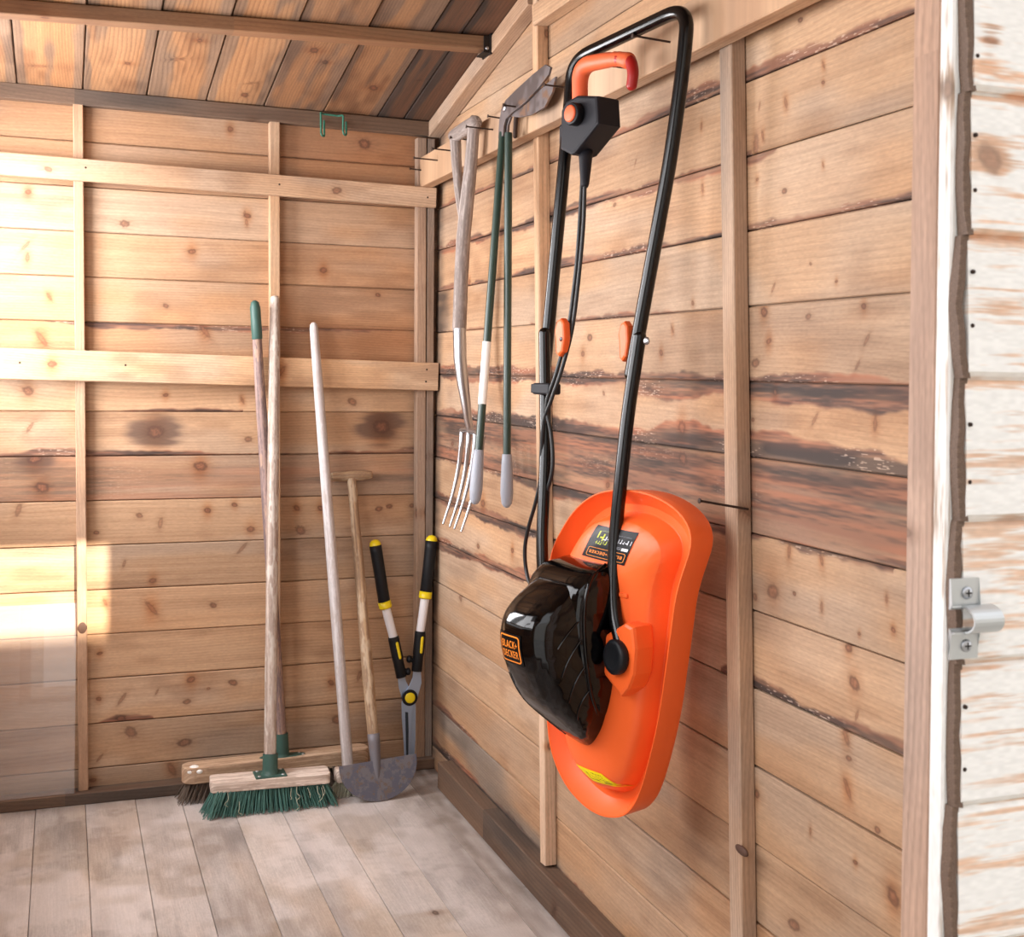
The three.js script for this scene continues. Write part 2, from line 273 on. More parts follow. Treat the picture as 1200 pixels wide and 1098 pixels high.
// ------------------------------------------------------------------ textures of the shed's timber
const backJ = (n) => 1.478 - 0.1168 * n, rightJ = (n) => 1.594 - 0.1181 * n;
const KB = [[-1.098,1.434,5],[-1.093,1.404,5],[-1.039,1.306,4],[-1.056,1.197,8],[-0.857,1.505,7],[-0.684,1.44,6],[-0.75,1.293,4],[-0.648,1.228,8],[-1.093,1.572,5],[-0.539,1.544,5],[-1.087,1.063,8],[-0.747,1.055,4],[-0.546,1.043,4],[-0.772,0.957,14],[-1.082,0.969,5],[-0.654,0.865,9],[-1.069,0.888,10],[-1.051,0.815,9],[-1.106,0.759,7],[-0.81,0.736,5],[-0.756,0.714,6],[-0.634,0.745,5],[-0.562,0.759,4],[-0.917,0.694,4],[-0.518,0.691,6],[-0.528,0.936,6],[-0.773,0.562,6],[-0.847,0.609,4],[-0.54,0.64,6],[-0.775,0.488,8],[-0.615,0.488,5],[-0.893,0.51,4],[-0.904,0.376,4],[-0.671,0.291,7],[-0.56,0.274,6],[-0.847,0.253,6],[-0.905,0.257,4],[-0.759,0.264,3],[-0.681,0.232,6],[-0.625,0.263,3],[-0.849,0.201,7],[-0.824,0.163,10],[-0.686,0.123,10],[-0.718,0.05,9],[-0.901,0.102,4],[-0.917,0.039,5],[-0.156,0.97,15],[-0.241,1.04,8],[-0.393,0.746,5],[-0.326,0.744,5],[-0.382,0.684,9],[-0.16,0.738,6],[-0.13,0.744,5],[-0.063,0.745,5],[-0.271,0.149,9],[-0.21,0.267,6],[-0.29,0.254,5],[-0.217,1.758,9],[-0.588,1.767,5],[-0.546,1.548,4],[-0.541,1.526,4],[-0.328,1.405,6],[-0.172,1.344,4]];
const KR = [[1.821,1.652,5],[1.881,1.573,4],[1.881,1.548,3],[1.714,1.548,4],[1.787,1.538,6],[1.725,1.501,5],[1.706,1.49,12],[1.71,1.435,4],[1.786,1.407,6],[1.883,1.431,3],[1.533,1.551,4],[1.539,1.445,5],[1.736,1.229,8],[1.854,1.218,7],[1.982,1.227,5],[1.751,1.184,7],[1.99,1.182,6],[1.971,1.148,5],[1.714,1.151,10],[1.761,1.264,5],[1.92,1.264,3],[1.858,1.293,3],[1.873,1.069,6],[2.01,1.07,7],[1.709,1.062,4],[1.77,1.106,6],[1.513,1.253,4],[1.775,0.806,16],[1.725,0.789,6],[1.816,0.872,7],[1.897,0.872,6],[1.831,0.813,4],[1.899,0.806,5],[2.041,0.843,4],[2.055,0.806,4],[1.985,0.786,3],[1.974,0.718,10],[1.961,0.762,7],[1.959,0.643,9],[1.967,0.614,6],[1.965,0.572,9],[1.74,0.491,8],[2.03,0.54,6],[1.882,0.485,4],[2.065,0.467,12],[1.986,0.481,4],[1.845,0.334,14],[1.982,0.676,5],[1.085,1.204,7],[1.052,1.171,6],[1.441,1.21,4],[1.4,1.17,5],[1.481,1.039,12],[1.486,0.985,12],[1.156,1.091,4],[1.182,0.911,7],[0.403,0.682,5],[0.269,0.527,7],[0.654,0.707,5],[0.438,0.796,8],[0.173,0.931,5],[1.344,1.347,4],[1.193,1.46,5],[1.284,1.529,3],[0.3,1.368,4]];

const SW = 1.36, SD = 2.56;                                     // width and depth of the shed, inside
// back wall: u = x + SW, rows n = -4 .. 13
const backRows = [];
for (let n = -4; n <= 13; n++) {
  const y0 = backJ(n + 1), r = rng(300 + n);
  const o = { len: SW, h: 0.1168, seed: 20 + n, knots: KB.filter((k) => k[1] >= y0 && k[1] < y0 + 0.1168).map((k) => [k[0] + SW, k[1] - y0, k[2] * 0.00115]), ring: 0.34 };
  { const q = 0.96 + r() * 0.07; o.tone = [q, q, q]; }
  if (n <= -2) { o.redder = n <= -3 ? 1 : 0.7; }
  if (n === 0 || n === 1) o.redder = 0.35; if (n === -1) o.redder = 0.2; if (n === 2) o.redder = 0.6;
  if (n === 1) o.red = 0.25;
  if (n === 2) { o.top = [[0.3, 0], [0.42, 0.02], [0.9, 0.016], [1.1, 0.004], [1.36, 0]]; o.red = 0.2; }
  if (n === 4) { o.bot = [[0, 0.008], [0.3, 0.016], [0.5, 0.02], [0.62, 0.016], [0.75, 0.008], [1.0, 0.004], [1.2, 0.012], [1.36, 0.018]]; o.sooty = 1; }
  if (n === 3) o.bot = [[0, 0], [0.5, 0.002], [0.62, 0.012], [0.75, 0.006], [0.85, 0], [1.36, 0]];
  if (n === 5) { o.dark = 0.42; o.sooty = 1; }
  if (n >= 11) o.dirt = 0.25; if (n >= 12) { o.dirt = 0.5; o.bot = [[0, 0.03], [0.4, 0.024], [0.6, 0.034], [0.9, 0.026], [1.36, 0.03]]; }
  if (n === 10) o.bot = [[0, 0], [0.44, 0], [0.5, 0.02], [0.56, 0.012], [0.6, 0], [1.36, 0]];
  o.end = (u, v) => ss(SW - 0.10, SW - 0.01, u) * 0.5;           // darker towards the corner post
  backRows.push(o);
}
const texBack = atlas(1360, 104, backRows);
// right wall: u = z, rows n = -4 .. 14
const rightRows = [];
for (let n = -4; n <= 14; n++) {
  const y0 = rightJ(n + 1), r = rng(500 + n);
  const o = { len: SD, h: 0.1181, seed: 60 + n, knots: KR.filter((k) => k[1] >= y0 && k[1] < y0 + 0.1181).map((k) => [k[0], k[1] - y0, k[2] * Math.max(0.0007, (3.3 - 0.94 * k[0]) / 1415 * 0.6)]), ring: 0.3 };
  { const q = 0.96 + r() * 0.07; o.tone = [q, q, q]; } 
  if (n === -2) o.bot = [[0, 0.006], [0.9, 0], [1.3, 0.004], [1.62, 0.016], [1.75, 0.022], [1.95, 0.006], [2.1, 0.012], [2.56, 0]];
  if (n === -1) o.bot = [[0, 0.014], [0.3, 0.016], [0.8, 0.008], [1.2, 0.01], [1.5, 0.022], [1.66, 0.026], [1.8, 0.014], [2.0, 0.012], [2.1, 0.004], [2.56, 0]];
  if (n === 0) { o.bot = [[0, 0.012], [0.3, 0.012], [0.6, 0.006], [0.9, 0.018], [1.2, 0.008], [1.64, 0.006], [1.72, 0], [2.56, 0]]; }
  if (n === 1) { o.bot = [[0, 0.01], [0.25, 0.012], [0.5, 0.004], [0.75, 0.012], [0.9, 0.02], [1.15, 0.018], [1.4, 0.008], [1.64, 0.004], [1.75, 0.012], [1.95, 0.01], [2.56, 0]]; o.top = [[1.64, 0.012], [1.72, 0.014], [1.78, 0], [2.56, 0]]; }
  if (n === 2) { o.bot = [[0, 0.008], [0.2, 0.006], [0.6, 0], [0.9, 0.004], [1.3, 0.006], [1.5, 0.002], [2.56, 0]]; o.end = (u) => (1 - ss(0.06, 0.16, u)) * 0.8; }
  if (n === 3) { o.bot = [[0, 0.02], [0.2, 0.026], [0.6, 0.022], [0.9, 0.022], [1.0, 0.014], [1.4, 0.014], [1.66, 0.011], [1.8, 0.015], [1.92, 0.018], [2.05, 0.008], [2.56, 0.006]]; }
  if (n === 4) { o.top = [[0, 0.01], [0.4, 0.02], [0.8, 0.012], [0.92, 0.02], [1.15, 0.018], [1.25, 0.01], [1.35, 0.04], [1.5, 0.036], [1.62, 0.024], [1.75, 0.028], [1.9, 0.036], [2.1, 0.038], [2.56, 0.03]]; o.bot = [[0, 0.02], [0.3, 0.028], [0.6, 0.024], [0.9, 0.034], [1.05, 0.028], [1.3, 0.022], [1.42, 0.044], [1.52, 0.052], [1.66, 0.036], [1.74, 0.042], [1.9, 0.036], [2.06, 0.024], [2.56, 0.02]]; }
  if (n === 5) { o.dark = 0.88; o.sooty = 1; }
  if (n === 6) { o.top = [[0, 0.006], [0.6, 0.012], [0.9, 0.03], [1.1, 0.022], [1.22, 0.008], [1.3, 0.03], [1.5, 0.022], [1.68, 0.012], [1.7, 0.006], [1.8, 0.003], [2.56, 0]]; o.bot = [[0.02, 0.02], [0.3, 0.024], [0.55, 0.018], [0.85, 0.008], [1.0, 0], [2.56, 0]]; }
  if (n === 7) { o.top = [[0, 0.014], [0.3, 0.012], [0.6, 0.024], [0.86, 0.012], [0.95, 0], [2.56, 0]]; o.bot = [[0, 0.016], [0.25, 0.012], [0.45, 0.016], [0.75, 0.024], [0.95, 0.006], [1.2, 0], [1.62, 0], [1.66, 0.018], [1.8, 0.012], [2.0, 0.012], [2.06, 0.018], [2.56, 0.01]]; }
  if (n === 8) { o.top = [[0, 0.022], [0.3, 0.016], [0.6, 0.006], [0.8, 0], [2.56, 0]]; }
  if (n === 11) { o.bot = [[0, 0.02], [0.3, 0.016], [0.5, 0.004], [0.8, 0], [2.56, 0]]; }
  if (n >= 11) { o.dirt = 0.3; o.red = 0.25; }
  if (n >= 12) { o.dirt = 0.55; o.bot = [[0, 0.03], [0.4, 0.03], [0.8, 0.02], [1.2, 0.012], [2.56, 0]]; }
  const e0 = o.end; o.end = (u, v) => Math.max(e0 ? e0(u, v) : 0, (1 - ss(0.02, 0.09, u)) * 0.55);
  rightRows.push(o);
}
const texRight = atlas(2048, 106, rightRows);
// roof boards: u up the slope
const roofRows = [];
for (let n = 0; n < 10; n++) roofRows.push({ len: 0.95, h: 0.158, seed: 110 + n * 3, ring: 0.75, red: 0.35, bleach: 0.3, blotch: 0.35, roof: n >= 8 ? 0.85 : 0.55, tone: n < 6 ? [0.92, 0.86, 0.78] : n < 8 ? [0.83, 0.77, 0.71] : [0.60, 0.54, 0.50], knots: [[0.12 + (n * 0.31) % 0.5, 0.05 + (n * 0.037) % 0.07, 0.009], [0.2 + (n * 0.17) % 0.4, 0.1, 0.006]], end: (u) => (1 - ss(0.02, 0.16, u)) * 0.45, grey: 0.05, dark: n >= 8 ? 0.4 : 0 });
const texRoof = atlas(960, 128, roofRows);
// floor: u along z
const floorRows = [];
const FLOORC = { ...PINE, base: [200, 190, 181], late: [180, 169, 159], grey: [1.02, 0.985, 0.97] };
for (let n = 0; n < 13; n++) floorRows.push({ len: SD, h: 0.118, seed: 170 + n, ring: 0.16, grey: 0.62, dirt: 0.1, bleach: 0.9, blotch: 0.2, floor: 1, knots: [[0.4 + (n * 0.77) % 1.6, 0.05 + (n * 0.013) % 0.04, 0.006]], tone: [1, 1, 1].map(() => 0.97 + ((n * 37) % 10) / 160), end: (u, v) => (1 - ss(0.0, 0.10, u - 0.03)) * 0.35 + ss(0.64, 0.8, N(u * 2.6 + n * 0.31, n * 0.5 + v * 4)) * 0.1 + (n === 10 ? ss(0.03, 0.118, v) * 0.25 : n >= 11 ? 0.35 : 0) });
const texFloor = atlas(1600, 84, floorRows, FLOORC);
// white painted front boards: u = x + SW on a strip 0.4 m long
const frontRows = [];
for (let n = 0; n < 17; n++) frontRows.push({ len: 0.4, h: 0.116, seed: 210 + n, ring: 0.3, paint: 1, knots: n % 2 ? [[0.13 + (n * 0.11) % 0.08, 0.04 + (n * 0.017) % 0.03, 0.009]] : [[0.3, 0.07, 0.006]], grey: 0.1 });
frontRows[4].knots = [[0.022, 0.046, 0.008]]; frontRows[5].knots = [[0.022, 0.063, 0.010]];
const texFront = atlas(512, 112, frontRows, { ...PINE, base: [232, 190, 158], late: [206, 154, 120] });
// studs, rails, rafters
const timberRows = [];
const tspec = [[0.1, 0, [1, 1, 1]], [0.1, 0.1, [0.98, 0.95, 0.94]], [0.0, 0.15, [1.16, 1.15, 1.14]], [0.0, 0.1, [1.1, 1.1, 1.1]], [0.5, 0.1, [0.85, 0.82, 0.8]], [0.3, 0.35, [0.66, 0.62, 0.60]], [0.05, 0.05, [1.1, 1.1, 1.08]], [0.2, 0.35, [0.96, 0.93, 0.92]], [0.1, 0.4, [1.02, 0.99, 0.97]], [0.6, 0.3, [0.62, 0.56, 0.54]], [0.3, 0.15, [0.74, 0.66, 0.58]], [0.3, 0.5, [0.86, 0.85, 0.86]], [0.0, 0.6, [1.13, 1.05, 1.03]], [0, 0.3, [1, 1, 1]], [0.2, 0.95, [0.78, 0.78, 0.78]], [0.1, 0.75, [0.86, 0.84, 0.8]]];
tspec.forEach(([red, grey, tone], n) => timberRows.push({ len: 2.5, h: 0.08, seed: 240 + n, ring: 0.42, red, grey, tone, knots: [[0.3 + (n * 0.43) % 1, 0.03 + (n * 0.011) % 0.03, 0.007], [1.2 + (n * 0.71) % 1, 0.05 - (n * 0.007) % 0.03, 0.008], [2.1, 0.04, 0.005]], paint: n === 13 ? 1 : 0, dark: n === 9 ? 0.6 : 0, dirt: n === 5 || n === 9 ? 0.5 : 0 }));
const texTimber = atlas(2048, 64, timberRows);
const M = {
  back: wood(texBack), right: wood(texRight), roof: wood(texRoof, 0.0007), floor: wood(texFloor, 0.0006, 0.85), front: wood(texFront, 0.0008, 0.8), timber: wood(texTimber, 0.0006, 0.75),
  felt: new THREE.MeshStandardMaterial({ color: 0x2c2b2a, roughness: 1 }),
  iron: new THREE.MeshStandardMaterial({ color: 0x2a2421, roughness: 0.6, metalness: 0.6 }),
  rust: new THREE.MeshStandardMaterial({ color: 0x3a2a22, roughness: 0.7, metalness: 0.4 }),
  steel: new THREE.MeshStandardMaterial({ color: 0xb9bcc2, roughness: 0.32, metalness: 1 }),
  zinc: new THREE.MeshStandardMaterial({ color: 0xc9cdcf, roughness: 0.42, metalness: 0.75 }),
  black: new THREE.MeshPhysicalMaterial({ color: 0x040405, roughness: 0.2, specularIntensity: 0.8 }),
  gloss: new THREE.MeshPhysicalMaterial({ color: 0x020203, roughness: 0.09, specularIntensity: 0.85 }),
  matt: new THREE.MeshPhysicalMaterial({ specularIntensity: 0.5, color: 0x1c1c22, roughness: 0.55 }),
  rubber: new THREE.MeshPhysicalMaterial({ specularIntensity: 0.6, color: 0x101216, roughness: 0.5 }),
  cable: new THREE.MeshStandardMaterial({ color: 0x17181a, roughness: 0.45 }),
  orange: new THREE.MeshPhysicalMaterial({ color: 0xf2662a, roughness: 0.42, clearcoat: 0.25, clearcoatRoughness: 0.4, specularIntensity: 0.6 }),
  salmon: new THREE.MeshStandardMaterial({ color: 0xe2653a, roughness: 0.5 }),
  red: new THREE.MeshStandardMaterial({ color: 0x9c1410, roughness: 0.4 }),
  yellow: new THREE.MeshStandardMaterial({ color: 0xe8cf14, roughness: 0.4 }),
  green: new THREE.MeshPhysicalMaterial({ color: 0x223a31, roughness: 0.38, clearcoat: 0.3, clearcoatRoughness: 0.3 }),
  greenPlastic: new THREE.MeshStandardMaterial({ color: 0x35564e, roughness: 0.5 }),
  bristle: new THREE.MeshStandardMaterial({ color: 0x4b766d, roughness: 0.6 }),
  oldBristle: new THREE.MeshStandardMaterial({ color: 0x6a5c50, roughness: 0.9 }),
  straw: new THREE.MeshStandardMaterial({ color: 0xb4b29c, roughness: 0.9 }),
  greyPlastic: new THREE.MeshStandardMaterial({ color: 0x9a9ea8, roughness: 0.5 }),
  whiteTube: new THREE.MeshPhysicalMaterial({ color: 0xe4e3e6, roughness: 0.3, clearcoat: 0.3 }),
  tape: new THREE.MeshStandardMaterial({ color: 0xf2f2ee, roughness: 0.5 }),
  blade: new THREE.MeshStandardMaterial({ color: 0x9fb2cb, roughness: 0.32, metalness: 0.55 }),
  bladeDark: new THREE.MeshStandardMaterial({ color: 0x3c4650, roughness: 0.4, metalness: 0.8 }),
  oldSteel: null, edgerSteel: null,
};

// mottled metals
function metalTex(seed, A, B, C, W = 256) {
  const d = new Uint8Array(W * W * 4);
  for (let j = 0; j < W; j++) for (let i = 0; i < W; i++) {
    const x = i / W * 8 + seed, y = j / W * 8, n = N(x, y) * 0.5 + N(x * 3, y * 3) * 0.3 + N(x * 9, y * 9) * 0.2, m = ss(0.45, 0.6, n), q = ss(0.6, 0.72, N(x * 2 + 30, y * 2) * 0.6 + N(x * 11, y * 11 + 5) * 0.4), k = (j * W + i) * 4;
    for (let c = 0; c < 3; c++) d[k + c] = lerp(lerp(A[c], B[c], m), C[c], q); d[k + 3] = 255;
  }
  const t = new THREE.DataTexture(d, W, W, THREE.RGBAFormat); t.colorSpace = THREE.SRGBColorSpace; t.magFilter = t.minFilter = THREE.LinearFilter; t.wrapS = t.wrapT = THREE.RepeatWrapping; t.needsUpdate = true; return t;
}
M.oldSteel = new THREE.MeshStandardMaterial({ map: metalTex(3, [112, 104, 104], [86, 76, 74], [120, 92, 74]), roughness: 0.6, metalness: 0.35 });
M.edgerSteel = new THREE.MeshStandardMaterial({ map: metalTex(9, [116, 114, 120], [98, 99, 112], [116, 102, 94]), roughness: 0.6, metalness: 0.3 });
// turned tool handles: weathered wood
function handleTex(A, B, seed, spotCol, spotAmt) {
  const W = 1024, H = 64, d = new Uint8Array(W * H * 4);
  for (let j = 0; j < H; j++) for (let i = 0; i < W; i++) {
    const u = i / W * 2.5, v = j / H, yy = v * 20, n = N(u * 5 + seed, yy) * 0.5 + N(u * 40 + seed, yy * 2.5) * 0.3 + N(u * 200, yy * 3 + seed) * 0.2, m = ss(0.3, 0.7, n), sp = spotAmt * ss(0.56, 0.72, N(u * 22 + seed, v * 9 + 3) * 0.65 + N(u * 90, v * 30) * 0.35), k = (j * W + i) * 4;
    for (let c = 0; c < 3; c++) d[k + c] = clamp(lerp(lerp(A[c], B[c], m), spotCol[c], sp), 0, 255); d[k + 3] = 255;
  }
  const t = new THREE.DataTexture(d, W, H, THREE.RGBAFormat); t.colorSpace = THREE.SRGBColorSpace; t.magFilter = t.minFilter = THREE.LinearFilter; t.wrapS = t.wrapT = THREE.RepeatWrapping; t.repeat.set(1, 1 / 0.06); t.needsUpdate = true;
  return new THREE.MeshStandardMaterial({ map: t, bumpMap: t, bumpScale: 0.0003, roughness: 0.72 });
}
M.handlePale = handleTex([190, 174, 162], [150, 132, 120], 1, [206, 200, 190], 0.7);
M.handleBrown = handleTex([154, 128, 120], [108, 90, 88], 2, [196, 160, 130], 0.5);
M.handleWhite = handleTex([206, 201, 200], [178, 170, 168], 3, [160, 142, 130], 0.3);
M.handleTan = handleTex([180, 150, 116], [140, 114, 90], 4, [206, 190, 166], 0.5);
M.knot = handleTex([92, 62, 46], [62, 42, 34], 11, [120, 84, 60], 0.4);
M.endGrain = handleTex([122, 98, 82], [88, 70, 60], 8, [150, 128, 110], 0.5);
M.handleGrey = handleTex([168, 156, 150], [128, 116, 110], 5, [110, 98, 92], 0.3);

// ------------------------------------------------------------------ the shed
// floor
const floor = struct('floor');
{
  const xs = [-1.41, -1.292, -1.173, -1.055, -0.936, -0.813, -0.70, -0.58, -0.465, -0.35, -0.23, -0.098, 0.02];
  for (let i = 0; i < xs.length - 1; i++) {
    const w = xs[i + 1] - xs[i], g = board(w, 0.018, () => -0.02, () => 2.5, i, 13, SD, { gap: 0.0006, chamfer: 0.0011 });
    g.applyMatrix4(new THREE.Matrix4().makeBasis(V(0, 0, 1), V(1, 0, 0), V(0, 1, 0)));           // u -> z, v -> x, w -> y
    const m = part('floor_plank', g, M.floor, floor); m.position.set(xs[i], -0.0006 * ((i * 7) % 3), 0);
  }
  const sub = part('floor_bearer', box(-1.42, 0.03, -0.06, -0.019, -0.02, 2.5), M.felt, floor);
}
function flip(g) { // reverse winding after a mirroring basis
  for (const at of Object.values(g.attributes)) { const n = at.itemSize, a = at.array; for (let i = 0; i < at.count; i += 3) for (let c = 0; c < n; c++) { const t = a[(i + 1) * n + c]; a[(i + 1) * n + c] = a[(i + 2) * n + c]; a[(i + 2) * n + c] = t; } }
  return g;
}

// back wall
const wallBack = struct('wall_back');
{
  const r = rng(5);
  for (let n = -3; n <= 12; n++) {
    const h = n === -3 ? 0.135 : n === 12 ? 0.0763 + 0.02 : 0.1168, g = board(h, 0.014, () => 0, () => SW + 0.018, n + 4, 18, SW, { segs: 2, tongue: 0.012 });
    const m = part('wall_board', g, M.back, wallBack); m.position.set(-SW, n === 12 ? -0.02 : backJ(n + 1), (r() - 0.5) * 0.0016); m.rotation.z = (r() - 0.5) * 0.0016; m.rotation.x = (r() - 0.5) * 0.008;
  }
  const T = M.timber, add = (name, ...a) => part(name, bar(...a), T, wallBack);
  add('stud', [-0.9405, 0.03, 0.015], [-0.9765, 1.815, 0.015], [1, 0, 0], 0.0245, 0.03, 1);
  add('stud', [-0.4445, 0.03, 0.015], [-0.4735, 1.815, 0.015], [1, 0, 0], 0.027, 0.03, 0);
  add('corner_post', [-0.036, 0.03, 0.015], [-0.058, 1.79, 0.015], [1, 0, 0], 0.027, 0.03, 7);
  add('corner_post', [-0.0115, 0.03, 0.0145], [-0.030, 1.79, 0.0145], [1, 0, 0], 0.021, 0.029, 11);
  add('top_plate', [-SW, 1.822, 0.016], [0, 1.818, 0.016], [0, 1, 0], 0.040, 0.032, 5);
  add('rail', [-SW, 1.636, 0.041], [-0.02, 1.621, 0.041], [0, 1, 0], 0.056, 0.02, 3);
  add('rail', [-SW, 1.136, 0.041], [-0.006, 1.114, 0.041], [0, 1, 0], 0.079, 0.02, 6);
  for (const [x, y, z] of [[-0.956, 1.637, 0.051], [-0.462, 1.628, 0.051], [-1.106, 1.135, 0.051], [-0.852, 1.133, 0.051], [-0.040, 1.134, 0.051], [-0.042, 1.100, 0.051], [-0.045, 1.620, 0.051]]) part('nail_head', turned([x, y, z - 0.002], [x, y, z + 0.01], [[0, 0], [0.003, 0], [0.0028, 0.0022], [0, 0.0026]], 8), M.rust, wallBack);
  part('knot', ball([-0.949, 0.452, 0.029], 0.011, 1.1, 1.5, 0.22, 14, 10), M.knot, wallBack);
  add('bottom_plate', [-SW, 0.0145, 0.024], [0, 0.0145, 0.026], [0, 1, 0], 0.029, 0.05, 5);
}
// right wall
const wallRight = struct('wall_right');
const roofY = (z, x = 0) => 1.836 + (0.205 + (x + 0.1) * 0.06) * Math.min(z, 0.84) - (z > 0.84 ? (z - 0.84) * 0.04 : 0);
{
  const r = rng(9);
  for (let n = -4; n <= 13; n++) {
    let h = n === -4 ? 0.055 : 0.1181; const y0 = n === 13 ? -0.02 : rightJ(n + 1);
    if (n === 13) h = rightJ(13) + 0.02;
    const start = (v) => { const y = y0 + v; return y > 1.832 ? (y - 1.832) / 0.205 : 0.0005; };
    const g = board(h, 0.014, start, () => SD - 0.015, n + 4, 19, SD, { segs: 3, tongue: 0.012 });
    g.applyMatrix4(new THREE.Matrix4().makeBasis(V(0, 0, 1), V(0, 1, 0), V(-1, 0, 0)));          // u -> z, v -> y, w -> -x
    const m = part('wall_board', g, M.right, wallRight); m.position.set((r() - 0.5) * 0.002, y0, 0); m.rotation.x = (r() - 0.5) * 0.0012; m.rotation.z = (r() - 0.5) * 0.012;
  }
  const T = M.timber, add = (name, ...a) => part(name, bar(...a), T, wallRight);
  add('stud', [-0.014, 0.078, 0.944], [-0.014, 1.985, 0.812], [0, 0, 1], 0.030, 0.027, 2);
  add('stud', [-0.014, 0.078, 1.741], [-0.014, 1.93, 1.637], [0, 0, 1], 0.037, 0.026, 8);
  add('stud', [-0.014, 0.078, 2.47], [-0.014, 1.9, 2.46], [0, 0, 1], 0.037, 0.026, 12);
  part('knot', ball([-0.0265, 0.408, 1.742], 0.009, 0.5, 0.8, 2.0, 14, 10), M.knot, wallRight);
  add('rail', [-0.046, 1.692, 0.003], [-0.046, 1.692, 2.45], [0, 1, 0], 0.085, 0.033, 3);
  add('sole_plate', [-0.020, 0.038, 0.215], [-0.020, 0.038, 2.48], [0, 1, 0], 0.072, 0.040, 5);
  add('rafter', [-0.02, 1.816, 0.02], [-0.02, 1.975, 0.80], [0, 1, 0], 0.042, 0.038, 8);
  add('top_rail', [-0.018, 1.925, 0.826], [-0.018, 1.905, 2.5], [0, 1, 0], 0.048, 0.034, 3);
}
// roof
const ceiling = struct('ceiling');
{
  const xs = [-1.45, -1.28, -1.122, -0.965, -0.807, -0.655, -0.502, -0.339, -0.187, -0.11, 0.05];
  for (let i = 0; i < xs.length - 1; i++) {
    const w = xs[i + 1] - xs[i], xc = (xs[i] + xs[i + 1]) / 2, sl = 0.205 + (xc + 0.1) * 0.06, a = Math.atan(sl);
    const g = board(w, 0.014, () => 0, () => 0.98, i, 10, 0.95, { gap: 0.0015, chamfer: 0.002 });
    // u -> up the slope, v -> x, w -> down
    g.applyMatrix4(new THREE.Matrix4().makeBasis(V(0, Math.sin(a), Math.cos(a)), V(1, 0, 0), V(0, -Math.cos(a), Math.sin(a)))); flip(g);
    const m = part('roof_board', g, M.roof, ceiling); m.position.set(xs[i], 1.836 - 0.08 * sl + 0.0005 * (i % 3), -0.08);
    const g2 = board(w, 0.014, () => 0, () => 1.95, i, 10, 0.95, { gap: 0.0015, chamfer: 0.002 }), b = -0.04;
    g2.applyMatrix4(new THREE.Matrix4().makeBasis(V(0, Math.sin(b), Math.cos(b)), V(1, 0, 0), V(0, -Math.cos(b), Math.sin(b)))); flip(g2);
    const m2 = part('roof_board', g2, M.roof, ceiling); m2.position.set(xs[i], 2.012, 0.84);
  }
  const felt = loft([[[-1.5, 1.83, -0.12], [0.08, 1.83, -0.12], [0.08, 1.88, -0.12], [-1.5, 1.88, -0.12]], [[-1.5, 2.028, 0.86], [0.08, 2.03, 0.86], [0.08, 2.06, 0.86], [-1.5, 2.06, 0.86]], [[-1.5, 1.952, 2.8], [0.08, 1.952, 2.8], [0.08, 1.98, 2.8], [-1.5, 1.98, 2.8]]], true, true, 0.3);
  part('unseen_roof_felt', felt, M.felt, ceiling);  // unseen cover above the boards, keeps light out of the gaps
  part('purlin', bar([-1.40, 1.885, 0.508], [-0.042, 1.931, 0.530], [0, 1, 0], 0.032, 0.048, 10), M.timber, ceiling);
  part('ridge_beam', bar([-SW, 1.955, 0.87], [-0.05, 1.975, 0.87], [0, 1, 0], 0.05, 0.035, 10), M.timber, ceiling);
  const br = part('purlin_bracket', [box(-0.043, -0.036, 1.902, 1.952, 0.500, 0.562, 0.002), box(-0.058, -0.040, 1.905, 1.946, 0.556, 0.5595, 0.001), box(-0.058, -0.040, 1.905, 1.909, 0.503, 0.557, 0.001)], M.iron, ceiling);
  part('screw', ball([-0.050, 1.915, 0.561], 0.0045, 1, 1, 0.5), M.steel, br);
}
// left wall with a run of unseen panes placed to light the back and right walls, and the front wall with the doorway
const WZ0 = 0.17, WZ1 = 2.17, WY0 = 0.98, WY1 = 1.74;
const wallLeft = struct('wall_left');
{
  for (let n = -3; n <= 13; n++) {
    const y0 = n === 13 ? -0.02 : rightJ(n + 1), y1 = rightJ(n);
    const spans = y1 > WY0 + 0.02 && y0 < WY1 - 0.02 ? [[0, WZ0], [WZ1, SD]] : [[0, SD]];
    for (const [a, b] of spans) {
      const g = board(n === 13 ? rightJ(13) + 0.02 : 0.1181, 0.014, () => a, () => b, n + 4, 19, SD);
      g.applyMatrix4(new THREE.Matrix4().makeBasis(V(0, 0, 1), V(0, 1, 0), V(1, 0, 0))); flip(g);
      part('wall_board', g, M.right, wallLeft).position.set(-SW, y0, 0);
    }
  }
  for (const z of [0.13, 2.2]) part('stud', bar([-SW + 0.015, 0, z], [-SW + 0.015, 1.84, z], [0, 0, 1], 0.03, 0.03, 1), M.timber, wallLeft);
}
const win = struct('unseen_window_1');
{
  const T = M.timber, x = -SW - 0.004;
  part('window_frame', [bar([x, WY0, WZ0], [x, WY0, WZ1], [0, 1, 0], 0.04, 0.04, 3), bar([x, WY1, WZ0], [x, WY1, WZ1], [0, 1, 0], 0.04, 0.04, 3), ...[WZ0, WZ0 + 0.667, WZ0 + 1.333, WZ1].map((z) => bar([x, WY0, z], [x, WY1, z], [0, 0, 1], 0.035, 0.04, 3))], T, win);
  const gm = new THREE.MeshPhysicalMaterial({ color: 0xffffff, roughness: 0.02, transmission: 1, thickness: 0, ior: 1.5 });
  for (let i = 0; i < 3; i++) part('window_pane', box(x - 0.002, x + 0.002, WY0 + 0.02, WY1 - 0.02, WZ0 + 0.018 + i * 0.667, WZ0 + 0.649 + i * 0.667, 0.0005), gm, win);
}
const DX0 = -1.12, DX1 = -0.332;                                // the doorway
const wallFront = struct('wall_front');
